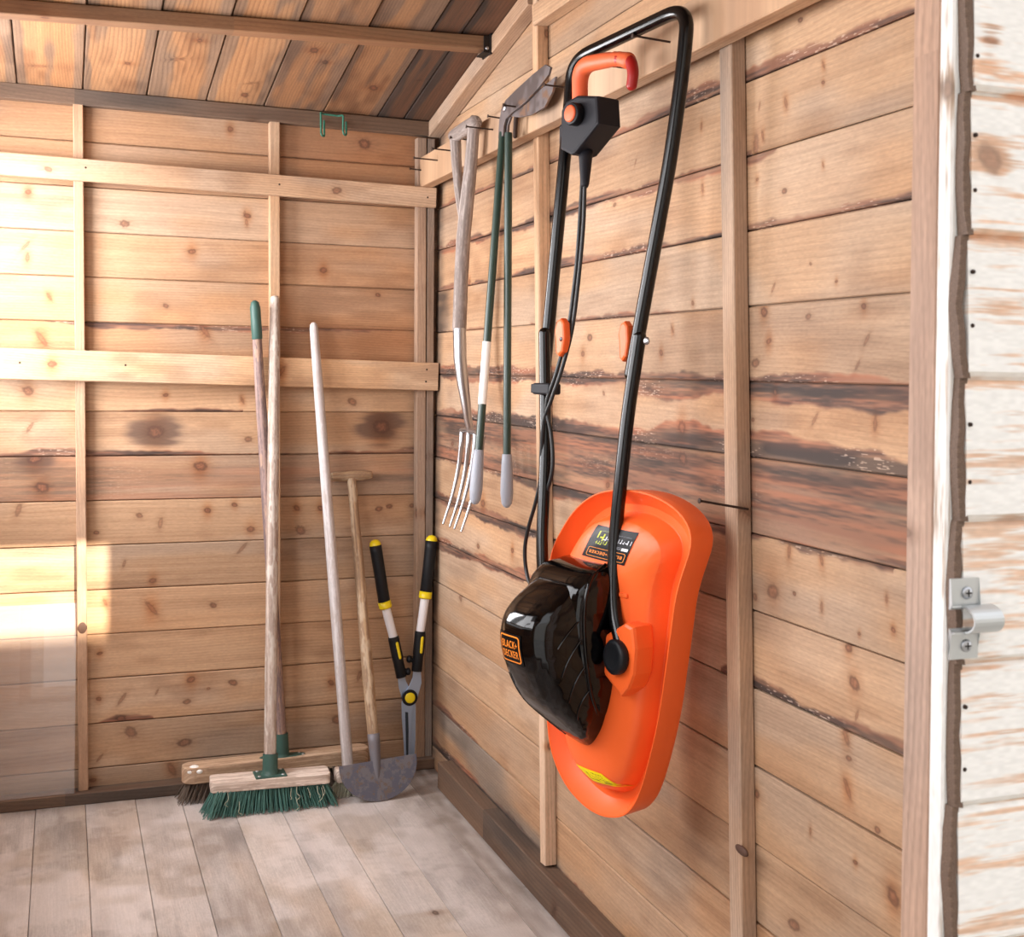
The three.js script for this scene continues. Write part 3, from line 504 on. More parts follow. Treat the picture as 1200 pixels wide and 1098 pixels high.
{
  const r = rng(21);
  for (let i = 0; i < 17; i++) {
    const y0 = 1.36 + 0.1145 * 5 - 0.1145 * (i + 1);
    const h = 0.1145;
    // boards right of the doorway, cut to the opening with a ragged saw
    const ra = 0.006 * r(), g = board(h, 0.013, (v) => 0.0045 - ra * Math.sin(v / h * 3), () => 0.35, i, 17, 0.4, { gap: 0.0014, chamfer: 0.004, segs: 1 });
    const m = part('wall_board', g, M.front, wallFront); m.position.set(DX1 + 0.001, y0, SD); m.rotation.x = -0.03;
    { const rg = []; for (let k = 0; k <= 6; k++) { const v = k / 6 * h, w = 0.0045 - ra * Math.sin(v / h * 3) + (r() - 0.5) * 0.0016; rg.push([[w - 0.004, v, -0.0128], [w + 0.0012, v, -0.0128], [w + 0.0012, v, -0.0003 - 0.003 * r() * (k % 2)], [w - 0.004, v, -0.0012 - 0.0035 * r()]]); } part('sawn_end', loft(rg, true, true, 0.3).rotateX(-0.03).translate(DX1 + 0.001, y0, SD), M.endGrain, wallFront, 'dark rough sawn end'); }
    const g2 = board(h, 0.013, () => 0, () => 0.36, (i + 5) % 17, 17, 0.4, { gap: 0.0014, chamfer: 0.004 });
    part('wall_board', g2, M.front, wallFront).position.set(DX0 - 0.36, y0, SD);
    if (y0 > 1.80) { const g3 = board(h, 0.013, () => 0, () => DX1 - DX0, (i + 9) % 17, 17, 0.4, { gap: 0.0014, chamfer: 0.004 }); part('wall_board', g3, M.front, wallFront).position.set(DX0, y0, SD); }
  }
  for (const [x, y] of [[-0.354, 1.388], [-0.349, 1.325], [-0.359, 1.281], [-0.3585, 1.216], [-0.351, 1.173], [-0.351, 1.094], [-0.347, 1.048], [-0.3435, 0.868], [-0.3435, 0.818]]) part('nail_head', turned([Math.max(x, DX1 + 0.008), y, SD - 0.0025], [Math.max(x, DX1 + 0.008), y, SD + 0.01], [[0, 0], [0.0019, 0], [0.0017, 0.0022], [0, 0.0026]], 8), M.rust, wallFront);
  part('jamb_post', bar([DX1 + 0.024, 0, SD - 0.049], [DX1 + 0.018, 1.9, SD - 0.049], [1, 0, 0], 0.045, 0.034, 12), M.timber, wallFront);
  part('jamb_strip', bar([DX1 + 0.0225, 0, SD - 0.022], [DX1 + 0.017, 1.9, SD - 0.0225], [1, 0, 0], 0.046, 0.017, 13), M.timber, wallFront);
  part('jamb_post', bar([DX0 - 0.024, 0, SD - 0.04], [DX0 - 0.024, 1.9, SD - 0.04], [1, 0, 0], 0.045, 0.05, 12), M.timber, wallFront);
  part('lintel', bar([DX0, 1.84, SD - 0.04], [DX1, 1.84, SD - 0.04], [0, 1, 0], 0.06, 0.05, 12), M.timber, wallFront);
  part('doorstep', bar([DX0, -0.005, SD - 0.03], [DX1, -0.005, SD - 0.03], [0, 1, 0], 0.05, 0.07, 5), M.timber, wallFront);
}
// paved ground outside
{
  const g = new THREE.PlaneGeometry(40, 40, 1, 1).rotateX(-Math.PI / 2); const uv = g.attributes.uv; for (let i = 0; i < uv.count; i++) uv.setXY(i, uv.getX(i) * 20, uv.getY(i) * 20);
  const m = new THREE.Mesh(g, new THREE.MeshStandardMaterial({ map: metalTex(40, [190, 184, 174], [170, 164, 154], [150, 146, 138]), roughness: 0.95 }));
  m.name = 'ground'; m.userData.kind = 'structure'; m.position.y = -0.075; m.receiveShadow = true; scene.add(m);
}

// unseen wall behind the camera, placed to cut the sun to a small patch
{
  const w = struct('unseen_sun_blocker');
  part('blocker_panel', box(-5, 4, -0.08, 3.05, 6.0, 6.2, 0.01), new THREE.MeshStandardMaterial({ color: 0xd8d2c8, roughness: 0.9 }), w);
  part('blocker_top', box(-5.05, 4.05, 3.05, 3.11, 5.95, 6.25, 0.015), new THREE.MeshStandardMaterial({ color: 0xb0aaa2, roughness: 0.9 }), w);
}
// ------------------------------------------------------------------ things hanging on the right wall
// nails in the rail
{
  const nail = merge([rod([0.012, 0, 0], [-0.066, 0.002, 0], 0.0019, 0.0019, 8), turned([-0.066, 0.002, 0], [-0.07, 0.002, 0], [[0, 0], [0.0042, 0], [0.0042, 0.0014], [0, 0.0018]], 10)]);
  const list = [[1.684, 1.534, 1.05, 0.02, 'long wire nail holding the right end of the mower handle'], [1.680, 1.365, 1.5, 0, 'long wire nail holding the mower handle beside the orange grip'], [1.700, 1.103, 0.8, 0, 'wire nail under the blade tips of the green shears'], [1.699, 0.901, 1, 0, 'wire nail crossing the pivot of the green edging shears'], [1.711, 0.725, 0.6, 0.02, 'short wire nail left of the green edging shears'], [1.700, 0.649, 1, 0, 'wire nail at the near end of the fork grip'], [1.707, 0.471, 0.75, 0, 'wire nail under the far end of the fork grip'], [1.702, 0.336, 0.85, 0, 'bare wire nail just left of the hanging fork'], [1.699, 0.201, 1.0, 0, 'bare wire nail second from the back corner'], [1.697, 0.04, 0.5, 0, 'bare wire nail nearest the back corner'], [1.715, 1.68, 0.7, 0, 'wire nail above the near stud, right of the mower']];
  for (const [y, z, k, tilt, label] of list) {
    const m = new THREE.Mesh(nail, M.rust); m.name = numbered('nail'); m.position.set(-0.062, y, z); m.scale.set(k, 1, 1); m.rotation.z = -tilt; m.castShadow = m.receiveShadow = true;
    m.userData = { label, category: 'nail', group: 'nails along the wall rail' }; scene.add(m);
  }
  const m = new THREE.Mesh(nail, M.rust); m.name = numbered('nail'); m.position.set(-0.026, 0.927, 1.722); m.scale.set(1.1, 1, 1); m.rotation.z = -0.15; m.castShadow = m.receiveShadow = true;
  m.userData = { label: 'lone nail in the near stud beside the orange mower deck', category: 'nail' }; scene.add(m);
}
// garden fork
{
  const t = thing('garden_fork', 'garden fork with weathered wooden handle and four silver tines, hanging by its grip', 'garden fork', [-0.1, 0.78, 0.55]);
  const X = -0.094;
  const grip = part('grip', turned([X, 1.718, 0.435], [X, 1.722, 0.625], [[0, 0], [0.012, 0.002], [0.0165, 0.012], [0.0175, 0.06], [0.0175, 0.13], [0.0165, 0.178], [0.012, 0.188], [0, 0.19]]), M.handleGrey, t, 'weathered wooden crosspiece');
  part('rivet', ball([X - 0.003, 1.735, 0.604], 0.007, 1, 0.7, 1), M.steel, grip);
  part('shaft', [sweep([[X, 1.712, 0.598], [X, 1.66, 0.590], [X, 1.60, 0.575], [X, 1.53, 0.553], [X, 1.45, 0.532], [X, 1.35, 0.520], [X, 1.236, 0.512]].map((p) => V(...p)), (k) => lerp(0.0145, 0.0175, ss(0.0, 0.6, k)), 16)], M.handleGrey, t);
  part('brace', sweep([[X, 1.712, 0.455], [X, 1.65, 0.468], [X, 1.58, 0.490], [X, 1.51, 0.520]].map((p) => V(...p)), (k) => lerp(0.0145, 0.010, k), 14), M.handleGrey, t);
  part('socket', sweep([[X, 1.245, 0.512], [X, 1.16, 0.522], [X + 0.001, 1.10, 0.545], [X, 1.05, 0.575], [X - 0.006, 1.015, 0.610], [X - 0.012, 0.990, 0.648]].map((p) => V(...p)), (k) => lerp(0.0165, 0.009, ss(0.1, 0.95, k)), 16), M.steel, t);
  const head = part('head', sweep([[-0.108, 0.988, 0.585], [-0.108, 0.993, 0.62], [-0.108, 0.992, 0.655], [-0.108, 0.988, 0.705], [-0.108, 0.982, 0.745]].map((p) => V(...p)), 0.0065, 10), M.steel, t);
  const tips = [[0.590, 0.648], [0.642, 0.700], [0.690, 0.735], [0.738, 0.785]];
  for (const [z0, z1] of tips) part('tine', sweep(new THREE.CatmullRomCurve3([V(-0.108, 0.99, z0), V(-0.112, 0.955, z0 + 0.006), V(-0.126, 0.905, lerp(z0, z1, 0.55)), V(-0.145, 0.84, lerp(z0, z1, 0.8)), V(-0.17, 0.775, z1)]).getPoints(16), (k) => 0.0062 * (1 - 0.62 * k * k), 8), M.steel, head);
}
// long-handled edging shears
{
  const t = thing('edging_shears', 'long-handled edging shears with two dark green tubes and grey grips', 'edging shears', [-0.09, 0.83, 0.8]);
  const X = -0.094, tubeGreen = (a, b) => rod(a, b, 0.0088, 0.0088, 14);
  const handleA = part('handle', tubeGreen([X, 1.662, 0.806], [-0.1655, 0.953, 0.8815]), M.green, t);
  const handleB = part('handle', tubeGreen([X, 1.655, 0.842], [X, 0.95, 0.864]), M.green, t);
  part('tape', rod([-0.1415, 1.195, 0.856], [-0.1550, 1.06, 0.8702], 0.0094, 0.0094, 14), M.tape, handleA, 'strip of white tape');
  const gp = [[0, 0], [0.0105, 0.001], [0.0118, 0.02], [0.0135, 0.055], [0.0142, 0.085], [0.0115, 0.108], [0.006, 0.116], [0, 0.118]];
  part('grip', turned([-0.1645, 0.963, 0.8805], [-0.176, 0.846, 0.893], gp), M.greyPlastic, t, 'grey plastic grip');
  part('grip', turned([X, 0.952, 0.8638], [X, 0.83, 0.868], gp), M.greyPlastic, t, 'grey plastic grip');
  // blades: outlines in (z, y), extruded along x
  const ex = (o, x0, th) => { const g = slab(o, th, 0.0006); g.applyMatrix4(new THREE.Matrix4().makeBasis(V(0, 0, 1), V(0, 1, 0), V(-1, 0, 0))); return g.translate(x0, 0, 0); };
  const b1 = part('blade', ex([[0.790, 1.652], [0.796, 1.690], [0.810, 1.714], [0.836, 1.728], [0.90, 1.737], [1.0, 1.748], [1.068, 1.752], [1.096, 1.740], [1.085, 1.727], [1.03, 1.712], [0.95, 1.698], [0.872, 1.692], [0.838, 1.686], [0.826, 1.672], [0.824, 1.652]], X - 0.001, 0.005), M.oldSteel, t);
  const b2 = part('blade', ex([[0.828, 1.650], [0.834, 1.674], [0.852, 1.690], [0.90, 1.678], [0.985, 1.668], [1.05, 1.670], [1.09, 1.692], [1.106, 1.720], [1.06, 1.716], [0.98, 1.706], [0.90, 1.712], [0.84, 1.718], [0.815, 1.706], [0.806, 1.68], [0.806, 1.650]], X + 0.006, 0.005), M.oldSteel, t);
  part('pivot_bolt', [turned([X - 0.006, 1.712, 0.832], [X - 0.012, 1.712, 0.832], [[0, 0], [0.009, 0], [0.009, 0.002], [0.006, 0.0045], [0, 0.005]], 14), turned([X + 0.008, 1.712, 0.832], [X + 0.014, 1.712, 0.832], [[0, 0], [0.007, 0], [0.007, 0.004], [0, 0.005]], 6)], M.steel, t);
  part('spring_stop', sweep(bend([[X + 0.008, 1.70, 0.872], [X + 0.008, 1.68, 0.865], [X + 0.008, 1.645, 0.862]], 0.02), 0.005, 8), M.rust, t);
}

// ------------------------------------------------------------------ hover mower, in its own frame: u across, v up, w out from the wall
{
  const mower = thing('hover_mower', 'orange and black electric hover lawn mower hanging by its tubular handle', 'lawn mower', [-0.04, 0.40, 1.60]);
  mower.rotation.y = -74 * Math.PI / 180; baseOf.set(mower, [0, 0.40, 0]);
  const raw = [[-0.075,0.942],[-0.026,0.944],[0.013,0.940],[0.052,0.929],[0.076,0.916],[0.091,0.901],[0.097,0.884],[0.095,0.865],[0.087,0.844],[0.074,0.812],[0.065,0.782],[0.058,0.740],[0.052,0.703],[0.046,0.668],[0.037,0.616],[0.028,0.576],[0.018,0.541],[0.003,0.495],[-0.007,0.470],[-0.021,0.444],[-0.046,0.419],[-0.083,0.405],[-0.118,0.402],[-0.153,0.408],[-0.190,0.424],[-0.216,0.446],[-0.236,0.476],[-0.247,0.515],[-0.252,0.604],[-0.254,0.708],[-0.250,0.790],[-0.241,0.824],[-0.220,0.856],[-0.190,0.891],[-0.157,0.916],[-0.120,0.933]];
  const curve = new THREE.CatmullRomCurve3(raw.map(([u, v]) => V(u, v, 0)), true), lip = curve.getSpacedPoints(120).slice(0, 120).map((p) => [p.x, p.y]).reverse();
  const CU = -0.088, cv = (v) => clamp(v, 0.56, 0.79);
  const prof = [[1.0, 0.100], [0.998, 0.1012], [0.984, 0.1012], [0.980, 0.0995], [0.845, 0.0765], [0.838, 0.0755], [0.765, 0.0745], [0.757, 0.0755], [0.70, 0.098], [0.67, 0.106], [0.62, 0.1115], [0.55, 0.1155], [0.42, 0.120], [0.25, 0.123], [0.12, 0.124]];
  const ring = (s, w) => lip.map(([u, v]) => [CU + (u - CU) * s, cv(v) + (v - cv(v)) * s, w]);
  const under = [[0.30, 0.068], [0.90, 0.066], [0.955, 0.058], [0.965, 0.052], [0.978, 0.0505], [0.985, 0.052], [0.988, 0.056], [0.994, 0.080]];
  const deck = part('deck', loft([...under, ...prof].map(([s, w]) => ring(s, w)), true, true, 0.42), M.orange, mower, 'bright orange moulded deck');
  const sOf = (u, v) => { let lo = 0, hi = 1.2; const c = cv(v); // distance ratio to the lip along the ray from the centre line
    let best = 1; const a = Math.atan2(v - c, u - CU), r = Math.hypot(u - CU, v - c); let bd = 9;
    for (const [x, y] of lip) { const cy = cv(y), e = Math.abs(c === v && cy === y ? y - v : Math.atan2(y - cy, x - CU) - a) + (Math.sign(x - CU) !== Math.sign(u - CU) ? 0.3 : 0); if (e < bd) { bd = e; best = Math.hypot(x - CU, y - cy); } }
    return r / best; };
  const deckW = (u, v) => { const s = sOf(u, v); for (let i = 1; i < prof.length; i++) if (s >= prof[i][0]) return lerp(prof[i][1], prof[i - 1][1], (s - prof[i][0]) / (prof[i - 1][0] - prof[i][0])); return 0.125; };
  // a label laid on the deck: four corners [u, v] for texture corners (0,1) (1,1) (1,0) (0,0)
  const decal = (c, off = 0.0012, n = 10) => {
    const pos = [], uv = [], idx = [];
    for (let j = 0; j <= n; j++) for (let i = 0; i <= n; i++) { const s = i / n, t = j / n, m = (k) => lerp(lerp(c[3][k], c[2][k], s), lerp(c[0][k], c[1][k], s), t), u = m(0), v = m(1); pos.push(u, v, deckW(u, v) + off); uv.push(s, t); }
    for (let j = 0; j < n; j++) for (let i = 0; i < n; i++) { const a = j * (n + 1) + i; idx.push(a, a + 1, a + n + 2, a, a + n + 2, a + n + 1); }
    const g = new THREE.BufferGeometry(); g.setAttribute('position', new THREE.Float32BufferAttribute(pos, 3)); g.setAttribute('uv', new THREE.Float32BufferAttribute(uv, 2)); g.setIndex(idx); g.computeVertexNormals(); return g;
  };
  const print = (W, H, draw) => { const c = document.createElement('canvas'); c.width = W; c.height = H; const x = c.getContext('2d'); draw(x); const t = new THREE.CanvasTexture(c); t.colorSpace = THREE.SRGBColorSpace; return new THREE.MeshPhysicalMaterial({ map: t, roughness: 0.35, specularIntensity: 0.35 }); };
  const rrect = (x, a, b, w, h, r) => { x.beginPath(); x.moveTo(a + r, b); x.arcTo(a + w, b, a + w, b + h, r); x.arcTo(a + w, b + h, a, b + h, r); x.arcTo(a, b + h, a, b, r); x.arcTo(a, b, a + w, b, r); x.closePath(); };
  const strokes = (x, col, x0, y, w, h, seed) => { const r = rng(seed); x.fillStyle = col; for (let q = x0; q < x0 + w;) { const k = h * (0.3 + r() * 0.4); x.fillRect(q, y + (r() < 0.3 ? h * 0.3 : 0), k * 0.35, h * (r() < 0.3 ? 0.7 : 1)); if (r() < 0.6) x.fillRect(q, y + h * (0.4 * r()), k, h * 0.22); q += k + h * 0.22; } };
  const rating = print(512, 440, (x) => {
    x.fillStyle = '#0b0b0f'; x.fillRect(0, 0, 512, 440);
    x.strokeStyle = '#e88a3a'; x.lineWidth = 7; rrect(x, 26, 28, 440, 116, 20); x.stroke();
    x.fillStyle = '#ee8a3c'; x.font = 'bold 58px sans-serif'; x.textAlign = 'center'; x.textBaseline = 'middle'; x.fillText('BLACK+DECKER', 246, 88, 400);
    x.fillStyle = '#f4f4f4'; x.fillRect(20, 178, 70, 36); strokes(x, '#b9bac2', 104, 184, 90, 16, 3); strokes(x, '#b9bac2', 104, 208, 70, 12, 4);
    strokes(x, '#b8c02a', 280, 196, 130, 46, 6); strokes(x, '#cfd0d8', 16, 262, 320, 56, 8);
    strokes(x, '#b8c02a', 340, 250, 110, 96, 11); strokes(x, '#9fb04a', 250, 372, 160, 14, 12); strokes(x, '#9a9ba2', 40, 352, 170, 12, 13);
  });
  // the sticker is upside down on the hanging mower
  part('rating_label', decal([[-0.030, 0.826], [-0.137, 0.829], [-0.109, 0.882], [-0.008, 0.880]]), rating, deck, 'black sticker with orange and white print, upside down');
  const warn = print(256, 128, (x) => { x.fillStyle = '#e9d312'; x.fillRect(0, 0, 256, 128); x.strokeStyle = '#16150a'; x.lineWidth = 5; x.beginPath(); x.moveTo(60, 40); x.lineTo(110, 100); x.lineTo(30, 100); x.closePath(); x.stroke(); strokes(x, '#16150a', 120, 26, 90, 16, 21); strokes(x, '#16150a', 130, 52, 80, 12, 22); strokes(x, '#16150a', 124, 74, 96, 12, 23); x.fillStyle = '#16150a'; x.fillRect(150, 98, 60, 9); });
  part('warning_label', decal([[-0.150, 0.478], [-0.078, 0.482], [-0.040, 0.466], [-0.106, 0.462]].map(([u, v]) => [u - 0.004, v - 0.002])), warn, deck, 'yellow warning sticker');
  // motor cover: collar and nose, each a stack of rounded-box rings over v
  const cover = (uc, rows, n = 3.4, wb = 0.104) => rows.map(([v, a, wf, du = 0, vt = 0]) => { const r = []; for (let k = 0; k < 64; k++) { const f = (k / 64) * 2 * Math.PI, cs = Math.cos(f), sn = Math.sin(f), u = uc + du + a * Math.sign(cs) * Math.abs(cs) ** (2 / n), e = Math.abs(sn) ** (2 / n); r.push([u, v - (sn > 0 ? vt * e : 0), sn >= 0 ? wb + (wf - wb) * e : wb - 0.004 * e]); } return r; });
  const smooth = (keys, m = 40) => { const c = []; for (let i = 0; i <= m; i++) { const v = lerp(keys[0][0], keys[keys.length - 1][0], i / m); c.push([v, ...[1, 2, 3].map((k) => { const pts = keys.map((q) => [q[0], q[k] ?? 0]); let j = pts.findIndex((p) => p[0] >= v); j = clamp(j < 0 ? pts.length - 1 : j, 1, pts.length - 1); const t = (v - pts[j - 1][0]) / (pts[j][0] - pts[j - 1][0]); const m0 = j > 1 ? (pts[j][1] - pts[j - 2][1]) / (pts[j][0] - pts[j - 2][0]) : (pts[j][1] - pts[j - 1][1]) / (pts[j][0] - pts[j - 1][0]), m1 = j < pts.length - 1 ? (pts[j + 1][1] - pts[j - 1][1]) / (pts[j + 1][0] - pts[j - 1][0]) : (pts[j][1] - pts[j - 1][1]) / (pts[j][0] - pts[j - 1][0]), h = pts[j][0] - pts[j - 1][0], t2 = t * t, t3 = t2 * t; return pts[j - 1][1] * (2 * t3 - 3 * t2 + 1) + m0 * h * (t3 - 2 * t2 + t) + pts[j][1] * (-2 * t3 + 3 * t2) + m1 * h * (t3 - t2); })]); } return c; };
  const noseKeys = [[0.512, 0.010, 0.112, 0.0], [0.530, 0.030, 0.140, 0.0], [0.560, 0.050, 0.178, 0], [0.60, 0.062, 0.224, 0], [0.64, 0.067, 0.250, 0], [0.68, 0.069, 0.266, 0], [0.715, 0.069, 0.271, 0], [0.742, 0.068, 0.264, 0], [0.762, 0.066, 0.246, 0], [0.778, 0.062, 0.224, 0], [0.792, 0.058, 0.202, 0], [0.800, 0.052, 0.175, 0]];
  const noseRows = smooth(noseKeys), UC = -0.125;
  const nose = part('motor_cover', loft(cover(UC, noseRows, 3.6), true, true, 1.0), M.gloss, mower, 'glossy black motor cover');
  const collarKeys = [[0.560, 0.046, 0.130, 0], [0.585, 0.060, 0.150, 0], [0.62, 0.070, 0.176, 0], [0.66, 0.075, 0.192, 0], [0.72, 0.077, 0.204, 0], [0.765, 0.077, 0.204, 0], [0.790, 0.076, 0.196, 0], [0.808, 0.072, 0.180, 0], [0.818, 0.066, 0.158, 0], [0.822, 0.058, 0.132, 0]];
  const collar = part('motor_housing', loft(cover(UC, smooth(collarKeys, 30), 5), true, true, 0.9), M.gloss, mower, 'glossy black motor housing');
  // raised ribs on the near side of the cover, cooling slots on its underside
  const noseAt = (v, f, off) => { const k = clamp((v - noseKeys[0][0]) / (noseKeys[noseKeys.length - 1][0] - noseKeys[0][0]) * 40, 0, 40), i = Math.min(39, Math.floor(k)), q = [1, 2].map((c) => lerp(noseRows[i][c], noseRows[i + 1][c], k - i)); const n = 3.6, cs = Math.cos(f), sn = Math.sin(f); return V(UC + (q[0] + off) * Math.sign(cs) * Math.abs(cs) ** (2 / n), v, 0.104 + (q[1] + off - 0.104) * Math.abs(sn) ** (2 / n)); };
  for (const [v0, v1] of [[0.755, 0.700], [0.720, 0.655], [0.672, 0.612], [0.628, 0.580]]) part('rib', sweep(Array.from({ length: 9 }, (_, i) => noseAt(lerp(v0, v1, i / 8), lerp(0.22, 0.62, i / 8), 0.0006)), 0.0016, 8), M.gloss, nose);
  for (const f of [2.0, 2.25, 2.5]) part('cooling_fin', sweep(Array.from({ length: 13 }, (_, i) => noseAt(lerp(0.535, 0.645, i / 12), lerp(f - 0.15, f, i / 12), -0.0002)), 0.0014, 8), M.gloss, nose);
  part('collar_ridge', sweep(Array.from({ length: 25 }, (_, i) => { const q = cover(UC, [[...smooth(collarKeys, 24)[i].slice(0, 3)]], 5)[0][6]; return V(q[0], q[1], q[2]); }), 0.003, 8), M.gloss, collar);
  // badge on the nose
  const noseFront = (u, v) => { const k = clamp((v - noseKeys[0][0]) / (noseKeys[noseKeys.length - 1][0] - noseKeys[0][0]) * 40, 0, 39.999), i = Math.floor(k), a = lerp(noseRows[i][1], noseRows[i + 1][1], k - i), wf = lerp(noseRows[i][2], noseRows[i + 1][2], k - i), e = Math.min(1, Math.abs(u - UC) / a); return V(u, v, 0.104 + (wf - 0.104) * (1 - e ** 3.6) ** (1 / 3.6) + 0.0012); };
  {
    const n = 10, pos = [], uv = [], idx = [];
    for (let j = 0; j <= n; j++) for (let i = 0; i <= n; i++) { const p = noseFront(lerp(-0.163, -0.102, i / n), lerp(0.668, 0.718, j / n)); pos.push(p.x, p.y, p.z); uv.push(i / n, j / n); }
    for (let j = 0; j < n; j++) for (let i = 0; i < n; i++) { const a = j * (n + 1) + i; idx.push(a, a + 1, a + n + 2, a, a + n + 2, a + n + 1); }
    const g = new THREE.BufferGeometry(); g.setAttribute('position', new THREE.Float32BufferAttribute(pos, 3)); g.setAttribute('uv', new THREE.Float32BufferAttribute(uv, 2)); g.setIndex(idx); g.computeVertexNormals();
    const mat = print(256, 256, (x) => { x.fillStyle = '#0b0a0a'; x.fillRect(0, 0, 256, 256); x.strokeStyle = '#e8842e'; x.lineWidth = 12; rrect(x, 22, 22, 212, 212, 24); x.stroke(); x.fillStyle = '#e8842e'; x.textAlign = 'center'; x.textBaseline = 'middle'; x.font = 'bold 84px sans-serif'; x.fillText('BLACK+', 128, 92, 176); x.fillText('DECKER', 128, 172, 176); });
    part('badge', g, mat, nose, 'orange lettered square badge');
  }
  // handle
  const upper = [[-0.292, 1.145, 0.083], [-0.289, 1.25, 0.074], [-0.284, 1.42, 0.058], [-0.280, 1.60, 0.047], [-0.262, 1.682, 0.046], [-0.13, 1.699, 0.058], [0.028, 1.705, 0.071], [0.034, 1.62, 0.072], [0.012, 1.47, 0.076], [-0.024, 1.28, 0.086], [-0.052, 1.13, 0.094]];
  const hp = bend([upper[0], upper[3], [-0.276, 1.688, 0.045], [0.042, 1.706, 0.072], upper[7], upper[8], upper[10]], 0.055);
  part('handle_tube', sweep(hp, 0.0115, 16), M.black, mower, 'bent black steel handle tube');
  part('lower_tube', sweep(bend([[-0.2865, 1.20, 0.090], [-0.262, 1.00, 0.102], [-0.240, 0.83, 0.125], [-0.215, 0.715, 0.135]], 0.04), 0.0105, 14), M.black, mower);
  const lowR = part('lower_tube', sweep(bend([[-0.036, 1.19, 0.092], [-0.053, 1.06, 0.100], [-0.062, 0.86, 0.115], [-0.048, 0.755, 0.128], [-0.020, 0.705, 0.135]], 0.05), 0.0112, 14), M.black, mower);
  part('bolt', ball([-0.010, 1.183, 0.1005], 0.0065, 1, 1, 0.6), M.steel, lowR);
  const wing = (u, v, w, s, parent) => { const g = slab([[-0.010, 0.0], [-0.013, 0.012], [-0.006, 0.030], [0.004, 0.034], [0.012, 0.026], [0.015, 0.0], [0.010, -0.024], [0.0, -0.032], [-0.008, -0.026]].map(([a, b]) => [a * s, b]), 0.016, 0.004); g.translate(u, v, w); return part('clamp_nut', g, M.orange, parent, 'orange plastic wing nut'); };
  const w1 = wing(-0.214, 1.190, 0.100, 1, mower); part('nut_hole', turned([-0.207, 1.188, 0.1155], [-0.207, 1.188, 0.118], [[0, 0], [0.004, 0], [0.004, 0.001], [0, 0.0012]], 12), M.black, w1);
  const w2 = wing(-0.068, 1.182, 0.085, 0.9, mower);
  // pivot bracket on the deck and its knob
  const br = slab([[-0.070, 0.704], [-0.005, 0.742], [0.014, 0.738], [0.020, 0.705], [0.016, 0.664], [0.004, 0.640], [-0.012, 0.624], [-0.054, 0.651], [-0.078, 0.675]], 0.044, 0.006).translate(0.0, 0, 0.098);
  const bracket = part('pivot_bracket', br, M.orange, mower, 'orange handle bracket');
  part('pivot_knob', turned([-0.018, 0.686, 0.140], [-0.026, 0.690, 0.20], [[0, 0], [0.0265, 0], [0.0275, 0.004], [0.0275, 0.011], [0.0245, 0.0145], [0.017, 0.0145], [0.0155, 0.012], [0, 0.0115]], 28), M.rubber, bracket, 'round black knob');
  part('deck_rib', [box(-0.062, -0.050, 0.73, 0.80, 0.112, 0.128, 0.003), box(-0.050, -0.022, 0.775, 0.782, 0.112, 0.124, 0.002)], M.orange, deck);
  // switch box, grip, lever
  const D = -0.024, sb = slab([[-0.219, 1.583], [-0.206, 1.597], [-0.176, 1.602], [-0.123, 1.592], [-0.118, 1.545], [-0.180, 1.503], [-0.190, 1.502], [-0.220, 1.516]].map(([u, v]) => [u + D, v + 0.003]), 0.052, 0.005).translate(0, 0, 0.044);
  const swb = part('switch_box', [sb, box(-0.292, -0.235, 1.535, 1.575, 0.036, 0.062, 0.006)], M.matt, mower, 'dark grey switch box');
  part('release_collar', turned([-0.197, 1.571, 0.095], [-0.197, 1.571, 0.12], [[0, 0], [0.0195, 0], [0.0195, 0.014], [0.017, 0.0165], [0, 0.0165]], 24), M.rubber, swb);
  part('release_button', turned([-0.197, 1.571, 0.110], [-0.197, 1.571, 0.12], [[0, 0], [0.0145, 0], [0.0145, 0.0035], [0.0115, 0.0055], [0, 0.006]], 24), M.salmon, swb, 'round orange button');
  part('cable_boot', turned([-0.202, 1.512, 0.072], [-0.190, 1.45, 0.083], [[0, 0], [0.0125, 0], [0.0115, 0.015], [0.0075, 0.06], [0.0055, 0.066], [0, 0.066]], 16), M.matt, swb);
  const gp = bend([[-0.222, 1.595, 0.070], [-0.224, 1.665, 0.070], [-0.118, 1.655, 0.076], [-0.090, 1.645, 0.078]], 0.038);
  const grip = part('hand_grip', sweep(gp, (k) => 0.0135 + 0.0016 * Math.sin(k * 6) + (k > 0.55 ? 0.001 * Math.sin(k * 70) : 0), 18), M.salmon, mower, 'moulded orange hand grip');
  part('lever', sweep(bend([[-0.112, 1.652, 0.078], [-0.082, 1.645, 0.079], [-0.074, 1.622, 0.080], [-0.078, 1.602, 0.080]], 0.014), (k) => 0.011 - 0.002 * k, 14), M.red, grip, 'red switch lever');
  // cable
  part('cable', tube([[-0.190, 1.45, 0.083], [-0.191, 1.38, 0.084], [-0.198, 1.29, 0.087], [-0.203, 1.207, 0.095], [-0.212, 1.14, 0.108], [-0.232, 1.08, 0.117], [-0.252, 1.045, 0.115], [-0.262, 0.99, 0.112], [-0.263, 0.945, 0.112], [-0.277, 0.90, 0.112], [-0.302, 0.852, 0.108], [-0.313, 0.813, 0.106], [-0.306, 0.772, 0.106], [-0.270, 0.755, 0.118], [-0.200, 0.752, 0.125]], 0.0036, 120, 10), M.cable, mower);
  part('cable', tube([[-0.208, 1.515, 0.072], [-0.203, 1.43, 0.080], [-0.203, 1.335, 0.086], [-0.210, 1.27, 0.088], [-0.214, 1.207, 0.095], [-0.226, 1.13, 0.110], [-0.246, 1.075, 0.115], [-0.237, 1.03, 0.112], [-0.230, 0.99, 0.112], [-0.232, 0.955, 0.112], [-0.248, 0.92, 0.110]], 0.0036, 80, 10), M.cable, mower);
